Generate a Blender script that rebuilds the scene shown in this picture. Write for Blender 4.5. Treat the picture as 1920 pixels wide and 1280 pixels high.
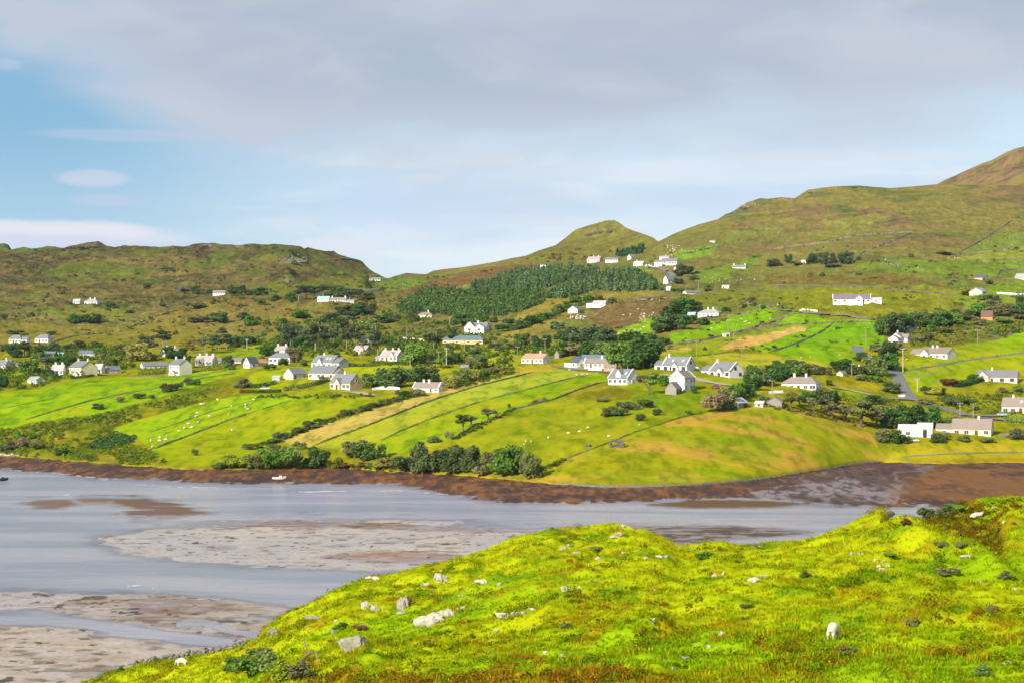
import bpy, bmesh, math, random
import numpy as np
from math import radians, sin, cos, atan2, pi
random.seed(7); rng = np.random.default_rng(7)
for o in list(bpy.data.objects): bpy.data.objects.remove(o)
SC = bpy.context.scene; COL = SC.collection
# ------------------------------------------------------------------ camera, world, sun, exposure
HAZE = .000024                              # density of the air per metre
F = 3500.0; H = 40.0; VH = 660.0          # focal length in photo pixels, eye height, horizon row (1920x1280 photo)
cam = bpy.data.cameras.new('camera'); cam_o = bpy.data.objects.new('camera', cam); COL.objects.link(cam_o)
cam.sensor_width = 36; cam.lens = 36 * F / 1920; cam.shift_y = (VH - 640) / 1920
cam.clip_start = 1; cam.clip_end = 20000
cam_o.location = (0, 0, H); cam_o.rotation_euler = (radians(90), 0, 0); SC.camera = cam_o
SUN_EL = radians(28); SUN_DIR = np.array([-0.60, -0.80]); SUN_DIR /= np.linalg.norm(SUN_DIR)
SUN_AZ = atan2(SUN_DIR[0], SUN_DIR[1])
SUN_STRENGTH, SKY_STRENGTH, EXPOSURE = 5.0, 0.10, 0.80
sl = bpy.data.lights.new('sun', 'SUN'); sl.energy = SUN_STRENGTH; sl.angle = radians(0.53); sl.color = (1.0, 0.90, 0.72)
so = bpy.data.objects.new('sun', sl); COL.objects.link(so)
from mathutils import Vector, Matrix
so.rotation_euler = Vector((-SUN_DIR[0]*cos(SUN_EL), -SUN_DIR[1]*cos(SUN_EL), -sin(SUN_EL))).to_track_quat('-Z', 'Y').to_euler()
so.location = (-200, -200, 300)
VS = SC.view_settings; VS.view_transform = 'Standard'; VS.look = 'None'; VS.gamma = 1; VS.exposure = EXPOSURE; VS.use_curve_mapping = False
SC.cycles.max_bounces = 5; SC.cycles.diffuse_bounces = 2; SC.cycles.glossy_bounces = 2; SC.cycles.transparent_max_bounces = 6
SC.cycles.use_denoising = True; SC.cycles.volume_bounces = 0

def lin(c):
    return tuple(((x/255)/12.92 if x/255 <= .04045 else ((x/255+.055)/1.055)**2.4) for x in c)
class NT:
    """small node-tree helper"""
    def __init__(s, tree): s.t = tree; s.n = tree.nodes; s.l = tree.links
    def node(s, typ, ins=None, **kw):
        n = s.n.new(typ)
        for k, v in kw.items(): setattr(n, k, v)
        for k, v in (ins or {}).items(): s.put(n.inputs[k], v)
        return n
    def put(s, sock, v):
        if isinstance(v, bpy.types.NodeSocket): s.l.new(v, sock)
        else: sock.default_value = v
    def m(s, op, a, b=None, c=None, clamp=False):
        n = s.n.new('ShaderNodeMath'); n.operation = op; n.use_clamp = clamp
        s.put(n.inputs[0], a)
        if b is not None: s.put(n.inputs[1], b)
        if c is not None: s.put(n.inputs[2], c)
        return n.outputs[0]
    def mix(s, f, a, b, mode='MIX'):
        n = s.n.new('ShaderNodeMix'); n.data_type = 'RGBA'; n.blend_type = mode
        s.put(n.inputs['Factor'], f)
        for k, v in ((6, a), (7, b)):
            if not isinstance(v, bpy.types.NodeSocket) and len(v) == 3: v = (*v, 1)
            s.put(n.inputs[k], v)
        return n.outputs[2]
    def step(s, lo, hi, x):
        n = s.n.new('ShaderNodeMapRange'); n.interpolation_type = 'SMOOTHSTEP'
        s.put(n.inputs[0], x); s.put(n.inputs[1], lo); s.put(n.inputs[2], hi)
        return n.outputs[0]
    def noise(s, vec, scale, detail=4, rough=.55, dist=0.0):
        return s.node('ShaderNodeTexNoise', {'Vector': vec, 'Scale': scale, 'Detail': detail, 'Roughness': rough, 'Distortion': dist}).outputs[0]
    def curve(s, x, pts):
        n = s.n.new('ShaderNodeFloatCurve'); c = n.mapping.curves[0]
        while len(c.points) < len(pts): c.points.new(.5, .5)
        for p, (a, b) in zip(c.points, pts): p.location = (a, b); p.handle_type = 'AUTO'
        n.mapping.update(); s.put(n.inputs['Value'], x); return n.outputs[0]

W = bpy.data.worlds.new("World"); SC.world = W; W.use_nodes = True
w = NT(W.node_tree); w.n.clear()
sky = w.node('ShaderNodeTexSky', sky_type='NISHITA', sun_disc=False, sun_elevation=SUN_EL, sun_rotation=SUN_AZ % (2*pi))
sky.air_density = 1.0; sky.dust_density = 1.2; sky.ozone_density = 1.5; sky.altitude = 40
tc = w.node('ShaderNodeTexCoord'); sep = w.node('ShaderNodeSeparateXYZ', {0: tc.outputs['Generated']})
dx, dy, dz = sep.outputs
az = w.m('ARCTAN2', dx, dy)                 # bearing from the viewing direction, radians
el = w.m('ARCSINE', w.m('MAXIMUM', dz, -0.99))
azn = w.m('MULTIPLY_ADD', az, 1/0.8, 0.5, clamp=True)      # -0.4..0.4 rad
def U(u): return (math.atan((u-960)/F))/0.8+0.5
def E(v): return math.atan((VH-v)/F)
KC = 1/(SKY_STRENGTH*2**EXPOSURE)
def cc(*c): return tuple(x*KC for x in lin(c))
def vec(ax, ez, ox=0.0):
    return w.node('ShaderNodeCombineXYZ', {0: w.m('MULTIPLY', az, ax), 1: w.m('MULTIPLY_ADD', el, ez, ox), 2: ox}).outputs[0]
n1 = w.noise(vec(7, 20), 1.0, 5, .5, .3); n2 = w.noise(vec(3, 16, 3.3), 1.0, 4, .5); n3 = w.noise(vec(16, 70, 7.1), 1.0, 5, .55, .4)
# blue-to-pale clear sky: the sky texture, with the thin veil of high cloud low down
veil = w.m('MULTIPLY', w.step(E(300)+.03, E(560), w.m('MULTIPLY_ADD', n2, .05, w.m('SUBTRACT', el, .025))), 0.0)
base = sky.outputs[0]
leftb = w.step(U(950), U(50), azn)
clear_hi = w.mix(leftb, cc(200, 226, 247), cc(120, 176, 214))
clear_lo = w.mix(leftb, cc(226, 240, 252), cc(166, 205, 232))
clear = w.mix(w.step(E(500), E(200), el), clear_lo, clear_hi)
# within the photographed part of the sky the air is whitened by thin cloud; elsewhere the sky texture shows through
near_h = w.step(.55, .30, el)
base = w.mix(w.m('MULTIPLY', near_h, .86), base, clear)
# thin pale streaks of cloud low over the hills, clearer to the right
stre = w.m('MULTIPLY', w.step(.46, .66, n3), w.step(U(200), U(900), azn))
base = w.mix(w.m('MULTIPLY', w.m('MULTIPLY', stre, w.step(E(220), E(330), el)), .85), base, cc(236, 244, 252))
lil = w.m('MULTIPLY', w.step(.50, .64, n2), w.m('MULTIPLY', w.step(E(300), E(380), el), w.step(E(520), E(440), el)))
base = w.mix(w.m('MULTIPLY', w.m('MULTIPLY', lil, w.step(U(350), U(800), azn)), .5), base, cc(188, 208, 238))
# white bank of cloud low at the left, and two small lens clouds over it
def lens(u, v, hw, hh, soft=1.0):
    a = w.m('DIVIDE', w.m('SUBTRACT', az, math.atan((u-960)/F)), hw/F)
    b = w.m('DIVIDE', w.m('SUBTRACT', el, E(v)), hh/F)
    d = w.m('ADD', w.m('MULTIPLY', a, a), w.m('MULTIPLY', b, b))
    d = w.m('ADD', d, w.m('MULTIPLY', w.m('SUBTRACT', n3, .5), 1.6))
    return w.step(1.15*soft, .25, d)
base = w.mix(w.m('MULTIPLY', lens(60, 448, 330, 30), .95), base, cc(234, 235, 245))
base = w.mix(w.m('MULTIPLY', lens(80, 468, 300, 26), .7), base, cc(206, 217, 238))
base = w.mix(w.m('MULTIPLY', lens(1330, 322, 420, 30), .7), base, cc(224, 236, 249))
base = w.mix(w.m('MULTIPLY', lens(1560, 300, 300, 18), .6), base, cc(228, 238, 250))
base = w.mix(w.m('MULTIPLY', lens(640, 462, 90, 20), .7), base, cc(230, 234, 246))
base = w.mix(w.m('MULTIPLY', lens(175, 343, 70, 20), .8), base, cc(204, 214, 233))
base = w.mix(w.m('MULTIPLY', lens(195, 381, 80, 12), .55), base, cc(196, 208, 230))
base = w.mix(w.m('MULTIPLY', lens(5, 140, 40, 12), .5), base, cc(190, 205, 225))
base = w.mix(w.m('MULTIPLY', lens(230, 262, 170, 14), .5), base, cc(190, 206, 228))
# the big grey-lilac deck with a ragged lower edge
pts = [(0, .8), (U(-100), .64), (U(20), .53), (U(130), .50), (U(260), .425), (U(400), .365), (U(700), .34), (U(1000), .338), (U(1250), .352), (U(1550), .38), (U(1750), .405), (U(1950), .445), (1, .5)]
edge = w.curve(azn, pts)                   # in units of 0.3 rad of elevation
k = w.m('SUBTRACT', el, w.m('MULTIPLY', edge, .3))
k = w.m('ADD', k, w.m('MULTIPLY', w.m('SUBTRACT', n1, .5), .12))
deck = w.step(-.03, .036, k)
tone = w.mix(w.step(.35, .68, n2), cc(172, 186, 206), cc(186, 195, 211))
tone = w.mix(w.step(.42, .72, n1), tone, cc(200, 206, 219))
tone = w.mix(w.m('MULTIPLY', w.step(.05, .0, k), .55), tone, cc(206, 214, 229))
tone = w.mix(w.step(.19, .5, el), tone, cc(190, 200, 220))
gaps = w.m('MULTIPLY', w.step(.62, .75, n1), w.step(U(300), U(40), azn))
deck = w.m('MULTIPLY', deck, w.m('SUBTRACT', .95, w.m('MULTIPLY', gaps, .6)))
deck = w.m('MULTIPLY', deck, w.m('SUBTRACT', 1.0, w.m('MULTIPLY', w.step(.3, .9, el), .45)))
base = w.mix(deck, base, tone)
bg = w.node('ShaderNodeBackground', {'Color': base, 'Strength': SKY_STRENGTH})
w.l.new(bg.outputs[0], w.node('ShaderNodeOutputWorld').inputs[0])

# ------------------------------------------------------------------ numpy noise and helpers
def vnoise(x, y, seed=0):
    xi = np.floor(x).astype(np.int64); yi = np.floor(y).astype(np.int64); fx = x-xi; fy = y-yi
    fx = fx*fx*(3-2*fx); fy = fy*fy*(3-2*fy)
    def h(a, b):
        n = (a*374761393 + b*668265263 + seed*974634777) & 0xffffffff
        n = ((n ^ (n >> 13))*1274126177) & 0xffffffff
        return ((n ^ (n >> 16)) & 0xffff)/65535.0
    return (h(xi, yi)*(1-fx)+h(xi+1, yi)*fx)*(1-fy)+(h(xi, yi+1)*(1-fx)+h(xi+1, yi+1)*fx)*fy
def fbm(x, y, s, oct=4, seed=0, gain=.5):
    x = np.asarray(x, float)/s; y = np.asarray(y, float)/s; a = 1; t = 0; r = 0
    for i in range(oct):
        r = r+a*vnoise(x, y, seed+i*17); t += a; a *= gain; x = x*2.03+5.7; y = y*2.03+1.3
    return r/t
def sstep(a, b, x):
    t = np.clip((np.asarray(x, float)-a)/(b-a), 0, 1); return t*t*(3-2*t)
def inpoly(px, py, poly):
    r = np.zeros(np.shape(px), bool); n = len(poly)
    for i in range(n):
        x0, y0 = poly[i]; x1, y1 = poly[(i+1) % n]
        if y0 == y1: continue
        r ^= ((y0 > py) != (y1 > py)) & (px < (x1-x0)*(py-y0)/(y1-y0)+x0)
    return r
def blur(a, sig, axis):
    if sig <= 0: return a
    r = int(3*sig); kx = np.exp(-.5*(np.arange(-r, r+1)/sig)**2); kx /= kx.sum()
    pad = [(0, 0)]*a.ndim; pad[axis] = (r, r); b = np.pad(a, pad, 'edge'); out = 0
    for i, q in enumerate(kx): out = out+q*np.take(b, np.arange(i, i+a.shape[axis]), axis)
    return out
def interp1(x, pts):
    p = np.array(pts, float); return np.interp(x, p[:, 0], p[:, 1])
def tag(o, label=None, cat=None, group=None, kind=None):
    if label: o['label'] = label
    if cat: o['category'] = cat
    if group: o['group'] = group
    if kind: o['kind'] = kind
    return o
def big_mesh(name, co, quads, mat, cols=None, parent=None, smooth=True, extra=None):
    me = bpy.data.meshes.new(name); co = np.asarray(co, np.float32); fa = np.asarray(quads, np.int32); k = fa.shape[1]
    me.vertices.add(len(co)); me.vertices.foreach_set('co', co.ravel())
    me.loops.add(fa.size); me.loops.foreach_set('vertex_index', fa.ravel())
    me.polygons.add(len(fa)); me.polygons.foreach_set('loop_start', np.arange(0, fa.size, k, dtype=np.int32))
    me.polygons.foreach_set('loop_total', np.full(len(fa), k, np.int32))
    if smooth: me.polygons.foreach_set('use_smooth', np.ones(len(fa), bool))
    if cols is not None:
        at = me.attributes.new('Col', 'FLOAT_COLOR', 'POINT'); c4 = np.ones((len(co), 4), np.float32); c4[:, :3] = cols; at.data.foreach_set('color', c4.ravel())
    for nm, v in (extra or {}).items():
        at = me.attributes.new(nm, 'FLOAT', 'POINT'); at.data.foreach_set('value', np.asarray(v, np.float32))
    me.update(); me.validate(); me.materials.append(mat)
    o = bpy.data.objects.new(name, me); COL.objects.link(o); o.parent = parent
    return o
def grid_quads(nr, nc):
    i = np.arange(nr*nc).reshape(nr, nc)
    return np.stack([i[:-1, :-1], i[:-1, 1:], i[1:, 1:], i[1:, :-1]], -1).reshape(-1, 4)
class MB:
    """collects simple shapes and links them as ONE mesh object"""
    def __init__(s): s.v = []; s.f = []
    def add(s, vs, fs):
        b = len(s.v); s.v += [tuple(map(float, p)) for p in vs]; s.f += [tuple(i+b for i in f) for f in fs]; return s
    def box(s, c, d, rz=0.0, taper=1.0):
        x, y, z = d[0]/2, d[1]/2, d[2]/2; vs = []
        for k, q in ((-z, 1), (z, taper)):
            for a, b in ((-x, -y), (x, -y), (x, y), (-x, y)):
                a *= q; b *= q; vs.append((c[0]+a*cos(rz)-b*sin(rz), c[1]+a*sin(rz)+b*cos(rz), c[2]+k))
        return s.add(vs, [(3, 2, 1, 0), (4, 5, 6, 7), (0, 1, 5, 4), (1, 2, 6, 5), (2, 3, 7, 6), (3, 0, 4, 7)])
    def hexa(s, p):
        return s.add(p, [(3, 2, 1, 0), (4, 5, 6, 7), (0, 1, 5, 4), (1, 2, 6, 5), (2, 3, 7, 6), (3, 0, 4, 7)])
    def tube(s, path, rad, n=6):
        b = len(s.v); P = [Vector(p) for p in path]
        for i, p in enumerate(P):
            d = (P[min(i+1, len(P)-1)]-P[max(i-1, 0)]).normalized()
            q = Vector((0, 1, 0)) if abs(d.z) > .8 else Vector((0, 0, 1)); x = d.cross(q).normalized(); y = d.cross(x)
            r = rad[i] if hasattr(rad, '__len__') else rad
            for j in range(n):
                t = 2*pi*j/n; s.v.append(tuple(p+(x*cos(t)+y*sin(t))*r))
        for i in range(len(P)-1):
            for j in range(n):
                s.f.append((b+i*n+j, b+i*n+(j+1) % n, b+(i+1)*n+(j+1) % n, b+(i+1)*n+j))
        s.f.append(tuple(b+j for j in range(n))[::-1]); e = b+(len(P)-1)*n; s.f.append(tuple(e+j for j in range(n)))
        return s
    def build(s, name, mat, parent=None, smooth=False):
        me = bpy.data.meshes.new(name); me.from_pydata(s.v, [], s.f); me.materials.append(mat)
        if smooth:
            for p in me.polygons: p.use_smooth = True
        o = bpy.data.objects.new(name, me); COL.objects.link(o); o.parent = parent
        return o
def empty(name, loc, rz=0.0):
    o = bpy.data.objects.new(name, None); COL.objects.link(o); o.location = loc; o.rotation_euler = (0, 0, rz); o.empty_display_size = .5
    return o
# ------------------------------------------------------------------ materials
AK = 1.75                                   # what a fully sunlit level surface multiplies its base colour by
def alb(c): return tuple(min(.85, x/AK) for x in lin(c))
def new_mat(name):
    m = bpy.data.materials.new(name); m.use_nodes = True; t = NT(m.node_tree); t.n.clear(); return m, t
def out(t, sh): t.l.new(sh, t.node('ShaderNodeOutputMaterial').inputs[0])
def pos(t): return t.node('ShaderNodeTexCoord').outputs['Object']
def simple(name, col, rough=.8, var=.12, scale=1.5, spec=.25, bump=0.0, metallic=0.0, stain=None):
    m, t = new_mat(name); p = pos(t); oi = t.node('ShaderNodeObjectInfo').outputs['Random']
    n = t.noise(p, scale, 5, .6)
    f = t.m('MULTIPLY_ADD', n, 2*var, 1-var)
    f = t.m('MULTIPLY', f, t.m('MULTIPLY_ADD', oi, var, 1-var/2))
    c = t.mix(1.0, (*col, 1), t.node('ShaderNodeCombineColor', {0: f, 1: f, 2: f}).outputs[0], 'MULTIPLY')
    if stain: c = t.mix(t.m('MULTIPLY', t.step(.5, .7, t.noise(p, scale*.6, 4, .6, .5)), .6), c, stain)
    b = t.node('ShaderNodeBsdfPrincipled', {'Base Color': c, 'Roughness': rough, 'Specular IOR Level': spec, 'Metallic': metallic})
    if bump: t.l.new(t.node('ShaderNodeBump', {'Height': n, 'Distance': bump, 'Strength': .6}).outputs[0], b.inputs['Normal'])
    out(t, b.outputs[0]); return m
def terrain_mat(name, s1, s2, b1, b2, var=.55):
    """vegetation cover: vertex base colour broken up by two scales of growth"""
    m, t = new_mat(name); p = pos(t); c = t.node('ShaderNodeAttribute', attribute_name='Col').outputs['Color']
    a = t.noise(p, s1, 6, .62, .2); b = t.noise(p, s2, 5, .6)
    f = t.m('MULTIPLY', t.m('MULTIPLY_ADD', a, var, 1-var/2), t.m('MULTIPLY_ADD', b, var*.9, 1-var*.45))
    c = t.mix(1.0, c, t.node('ShaderNodeCombineColor', {0: f, 1: f, 2: f}).outputs[0], 'MULTIPLY')
    hue = t.node('ShaderNodeHueSaturation', {'Hue': t.m('MULTIPLY_ADD', b, .05, .475), 'Saturation': 1.0, 'Value': 1.0, 'Color': c})
    h = t.m('ADD', t.m('MULTIPLY', a, b1), t.m('MULTIPLY', b, b2))
    if name.startswith('moor'): h = t.m('MULTIPLY', h, t.node('ShaderNodeAttribute', attribute_name='rough').outputs['Fac'])
    nb = t.node('ShaderNodeBump', {'Height': h, 'Distance': 1.0, 'Strength': .9})
    bs = t.node('ShaderNodeBsdfPrincipled', {'Base Color': hue.outputs[0], 'Roughness': 1.0, 'Specular IOR Level': 0.0, 'Normal': nb.outputs[0]})
    out(t, bs.outputs[0]); return m
def leaf_mat(name, dark, light, trans=.25, tip=None, tipf=.12):
    m, t = new_mat(name); g = t.node('ShaderNodeNewGeometry').outputs['Random Per Island']; oi = t.node('ShaderNodeObjectInfo').outputs['Random']
    c = t.mix(g, dark, light)
    if tip: c = t.mix(t.step(1-tipf, 1-tipf+.02, t.m('FRACT', t.m('MULTIPLY', g, 7.31))), c, tip)
    hs = t.node('ShaderNodeHueSaturation', {'Hue': t.m('MULTIPLY_ADD', oi, .05, .475), 'Saturation': t.m('MULTIPLY_ADD', oi, .25, .85), 'Value': t.m('MULTIPLY_ADD', t.m('FRACT', t.m('MULTIPLY', oi, 13.7)), .5, .75), 'Color': c})
    d = t.node('ShaderNodeBsdfDiffuse', {'Color': hs.outputs[0], 'Roughness': .5}); tr = t.node('ShaderNodeBsdfTranslucent', {'Color': hs.outputs[0]})
    out(t, t.node('ShaderNodeMixShader', {0: trans, 1: d.outputs[0], 2: tr.outputs[0]}).outputs[0]); return m
def col_leaf_mat(name, trans=.3):
    m, t = new_mat(name); c = t.node('ShaderNodeAttribute', attribute_name='Col').outputs['Color']
    d = t.node('ShaderNodeBsdfDiffuse', {'Color': c}); tr = t.node('ShaderNodeBsdfTranslucent', {'Color': c})
    out(t, t.node('ShaderNodeMixShader', {0: trans, 1: d.outputs[0], 2: tr.outputs[0]}).outputs[0]); return m
M = {}
M['far'] = terrain_mat('moor_and_pasture', .11, .7, 1.3, .28, .5)
M['near'] = terrain_mat('hill_grass', .5, 3.0, .25, .08, .5)
# ------------------------------------------------------------------ far shore and hills
BANK = [(-500, 848), (0, 852), (100, 861), (175, 869), (250, 871), (300, 876), (375, 880), (495, 879), (580, 876), (655, 877), (730, 884), (805, 886), (880, 892), (955, 898), (1035, 907), (1110, 911), (1185, 912), (1285, 910), (1360, 905), (1440, 897), (1515, 885), (1590, 872), (1652, 864), (1690, 866), (1765, 869), (1840, 867), (1920, 866), (2500, 862)]
SKYL = [(-500, 480), (-100, 470), (0, 471), (20, 469), (45, 466), (60, 467), (90, 461), (105, 461), (118, 464), (130, 459), (150, 455), (165, 454), (185, 454), (200, 459), (215, 463), (240, 463), (275, 463), (300, 464), (330, 462), (345, 461), (362, 457), (395, 453), (415, 457), (460, 457), (505, 458), (540, 462), (565, 467), (571, 470), (577, 466), (590, 470), (605, 472), (625, 471), (640, 479), (652, 483), (675, 488), (684, 495), (690, 503), (700, 510), (712, 516), (722, 521), (728, 522), (740, 518), (762, 512), (790, 514), (800, 514), (812, 508), (830, 505), (870, 501), (900, 496), (930, 491), (960, 484), (985, 480), (1010, 470), (1042, 460), (1072, 437), (1100, 424), (1135, 414), (1152, 413), (1160, 417), (1172, 426), (1185, 432), (1210, 440), (1225, 446), (1234, 453), (1247, 447), (1260, 440), (1285, 430), (1310, 421), (1347, 411), (1360, 402), (1370, 399), (1385, 390), (1400, 380), (1425, 372), (1440, 373), (1465, 370), (1490, 372), (1515, 356), (1560, 350), (1610, 348), (1640, 351), (1670, 353), (1710, 350), (1755, 346), (1830, 347), (1920, 348), (2100, 330), (2500, 300)]
PROF = {   # photo column -> (row, distance) down the slope
 -500: [(750, 800), (721, 860), (690, 930), (643, 1120), (600, 1350), (570, 1500), (520, 1750), (480, 1950)],
 0: [(750, 800), (721, 860), (690, 930), (643, 1120), (600, 1350), (570, 1500), (520, 1750), (470, 1950)],
 240: [(800, 740), (720, 850), (695, 930), (660, 1060), (620, 1280), (570, 1500), (520, 1750), (458, 1950)],
 480: [(800, 720), (735, 800), (690, 900), (660, 1030), (620, 1270), (570, 1500), (520, 1720), (458, 1900)],
 720: [(800, 690), (735, 790), (690, 880), (650, 1010), (610, 1300), (570, 1550), (535, 1900), (520, 2100)],
 960: [(820, 630), (760, 710), (700, 810), (660, 950), (620, 1120), (580, 1350), (530, 1600), (500, 1900), (484, 2200)],
 1150: [(830, 600), (760, 680), (715, 750), (680, 830), (640, 930), (600, 1080), (550, 1350), (510, 1550), (490, 1800), (470, 2050), (413, 2400)],
 1240: [(830, 600), (760, 680), (715, 750), (680, 830), (640, 930), (600, 1080), (550, 1330), (510, 1520), (480, 1700), (450, 2000)],
 1440: [(830, 622), (768, 668), (755, 700), (700, 800), (650, 900), (600, 1020), (550, 1250), (500, 1500), (440, 1800), (372, 2050)],
 1680: [(825, 680), (780, 728), (730, 795), (680, 860), (640, 920), (600, 990), (560, 1090), (510, 1300), (440, 1650), (352, 2100)],
 1920: [(820, 690), (780, 740), (720, 810), (680, 860), (640, 930), (600, 1000), (550, 1120), (510, 1280), (440, 1650), (348, 2100)],
 2500: [(820, 690), (780, 740), (720, 810), (680, 860), (640, 930), (600, 1000), (550, 1120), (510, 1280), (440, 1650), (300, 2200)]}
ZB = 1.5                                     # height of the grass edge over the water
DU = 2.5; UC = np.arange(-500, 2501, DU); NR = 420
def ground_sheet(uc, nr, bank, sky, prof, zb=None, su=24, sv=7):
    vb = interp1(uc, bank); vs = interp1(uc, sky); T = np.linspace(0, 1, nr)
    keys = sorted(prof); KL = []
    for k in keys:
        b = interp1(k, bank); s = interp1(k, sky); pr = [(b, F*(H-zb)/(b-VH))] if zb is not None else []
        pr += list(prof[k]); a = np.array(pr, float); t = (b-a[:, 0])/(b-s); o = np.argsort(t)
        KL.append(np.interp(T, t[o], np.log(a[o, 1])))
    KL = np.array(KL); LY = np.array([np.interp(uc, keys, KL[:, j]) for j in range(nr)])
    LY = blur(blur(LY, sv, 0), su, 1)
    bs = blur(vb, 40, 0); ss = blur(vs, 44, 0); V0 = vb[None]+T[:, None]*(vs-vb)[None]; ts = (bs[None]-V0)/(bs-ss)[None]
    L2 = np.empty_like(LY); tt = np.append(T, 1.25)
    for c in range(len(uc)):
        g = LY[-1, c]-LY[-25, c]; L2[:, c] = np.interp(ts[:, c], tt, np.append(LY[:, c], LY[-1, c]+g*.25*(nr-1)/24*.5))
    LY = blur(L2, 3, 0)
    if zb is not None:
        y0 = np.log(F*(H-zb)/(blur(vb, 10, 0)-VH)); LY = LY+(y0-LY[0])[None, :]*np.exp(-T*14)[:, None]
        for j in range(1, nr): LY[j] = np.maximum(LY[j], LY[j-1]+1e-4)
    Y = np.exp(LY); V = vb[None, :]+T[:, None]*(vs-vb)[None, :]; U_ = np.broadcast_to(uc, V.shape)
    return U_.copy(), V, Y
gU, gV, gY = ground_sheet(UC, NR, BANK, SKYL, PROF, ZB)
gX = (gU-960)*gY/F; gZ = H-(gV-VH)*gY/F
TT = np.linspace(0, 1, NR)[:, None]
moor = sstep(655, 590, gV+20*(fbm(gX, gY, 90, 3, 5)-.5))
amp = moor*sstep(1, .93, TT)
gZ += amp*(7*(fbm(gX, gY, 70, 4, 11)-.5)+6.5*(fbm(gX, gY, 18, 5, 12, .62)-.5)+1.8*(fbm(gX, gY, 5, 3, 18)-.5))
gZ += sstep(0, .05, TT)*(1-moor)*(1.6*(fbm(gX, gY, 45, 3, 13)-.5)+.5*(fbm(gX, gY, 8, 2, 14)-.5))
crag = sstep(.90, 1.0, TT)*sstep(730, 640, gU)                       # craggy crest of the left hill
gZ += crag*7*(fbm(gX, gY*.6, 22, 4, 21)-.5)
for (cu, cv, ru, rv, hh) in [(540, 484, 34, 11, 9), (540, 519, 22, 10, 8), (680, 536, 26, 9, 7), (640, 492, 40, 4, 3), (1125, 434, 30, 5, 6)]:   # small cliffs: a step facing the right
    s = (gU-cu)/ru; q = np.exp(-((gV-cv)/rv)**2)
    gZ += hh*q*np.where(s < 0, np.exp(-s*s*.6), np.exp(-s*s*3))
gVp = VH-(gZ-H)*F/gY                        # photo row of every vertex, hills and hollows included
def ground(u, v):
    c = int(np.clip(round((u-UC[0])/DU), 0, len(UC)-1)); col = gVp[:, c]
    j = int(np.argmax(col <= v)) if (col <= v).any() else NR-1
    if j == 0: f = 0; a = b = 0
    else: a, b = j-1, j; f = (col[a]-v)/max(1e-6, col[a]-col[b]); f = min(1, max(0, f))
    y = gY[a, c]*(1-f)+gY[b, c]*f; z = gZ[a, c]*(1-f)+gZ[b, c]*f
    return Vector(((u-960)*y/F, y, z))
def zat(x, y):
    u = 960+F*x/y; c = int(np.clip(round((u-UC[0])/DU), 0, len(UC)-1))
    return float(np.interp(y, gY[:, c], gZ[:, c]))
# ---- cover: what grows where
def paint(C, mask, col, k=1.0):
    C[:] = C*(1-mask[..., None]*k)+np.array(alb(col))*(mask[..., None]*k)
u0_ = sstep(640, 540, gV); wu = gU+(5+34*u0_)*(fbm(gX, gY, 14+0*gX, 3, 31)-.5); wv = gV+(3.0+13*u0_)*(fbm(gX, gY, 12, 4, 32)-.5)
C = np.zeros(gU.shape+(3,)); paint(C, np.ones(gU.shape), (150, 158, 30))
nA = fbm(gX, gY*.8, 60, 5, 41); nB = fbm(gX, gY*.8, 24, 4, 42); nC = fbm(gX, gY, 130, 3, 43); nD = fbm(gX, gY, 9, 3, 44)
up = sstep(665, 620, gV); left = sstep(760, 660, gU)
paint(C, up, (140, 138, 66))
paint(C, up*left*sstep(590, 520, gV+30*(nA-.5)), (104, 98, 62))  # heather brown, lowered in tone to carry cloud shadow on the left hill
paint(C, up*sstep(.48, .60, nA)*left, (124, 112, 64), .8)
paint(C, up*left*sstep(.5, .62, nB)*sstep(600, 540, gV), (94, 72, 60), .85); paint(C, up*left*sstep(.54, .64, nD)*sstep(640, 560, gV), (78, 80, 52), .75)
nE = fbm(gX, gY*1.2, 6, 4, 49, .6); paint(C, up*sstep(.55, .64, nE)*.42, (92, 94, 52)); paint(C, up*sstep(.46, .38, nE)*.45, (156, 144, 92)); paint(C, up*sstep(.54, .66, nD)*.55, (96, 98, 54)); paint(C, up*sstep(.56, .64, fbm(gX, gY, 5, 3, 48))*.35, (160, 144, 86)); paint(C, up*sstep(.52, .62, nC), (164, 146, 78), .5)
paint(C, up*sstep(.56, .66, fbm(gX, gY, 40, 4, 45)), (112, 138, 48), .6)
right = sstep(1150, 1300, gU)
paint(C, right*sstep(540, 490, gV)*.9, (146, 138, 70))
paint(C, right*sstep(500, 440, gV)*sstep(.44, .62, nA), (138, 112, 82), .8)
paint(C, right*sstep(520, 380, gV)*sstep(.5, .62, nB), (160, 146, 76), .6)
paint(C, right*sstep(.60, .68, fbm(gX, gY, 34, 4, 47))*sstep(560, 480, gV), (92, 112, 58), .6)
paint(C, right*sstep(400, 450, gV)*sstep(620, 560, gV)*sstep(.44, .60, fbm(gX, gY, 70, 4, 57)), (142, 146, 66), .5)
cone = inpoly(wu, wv, [(970, 492), (1000, 470), (1072, 430), (1150, 405), (1238, 452), (1195, 490), (1100, 484)])
paint(C, cone*1.0, (146, 140, 64)); paint(C, cone*sstep(.5, .6, nB), (120, 118, 60), .7)
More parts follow.
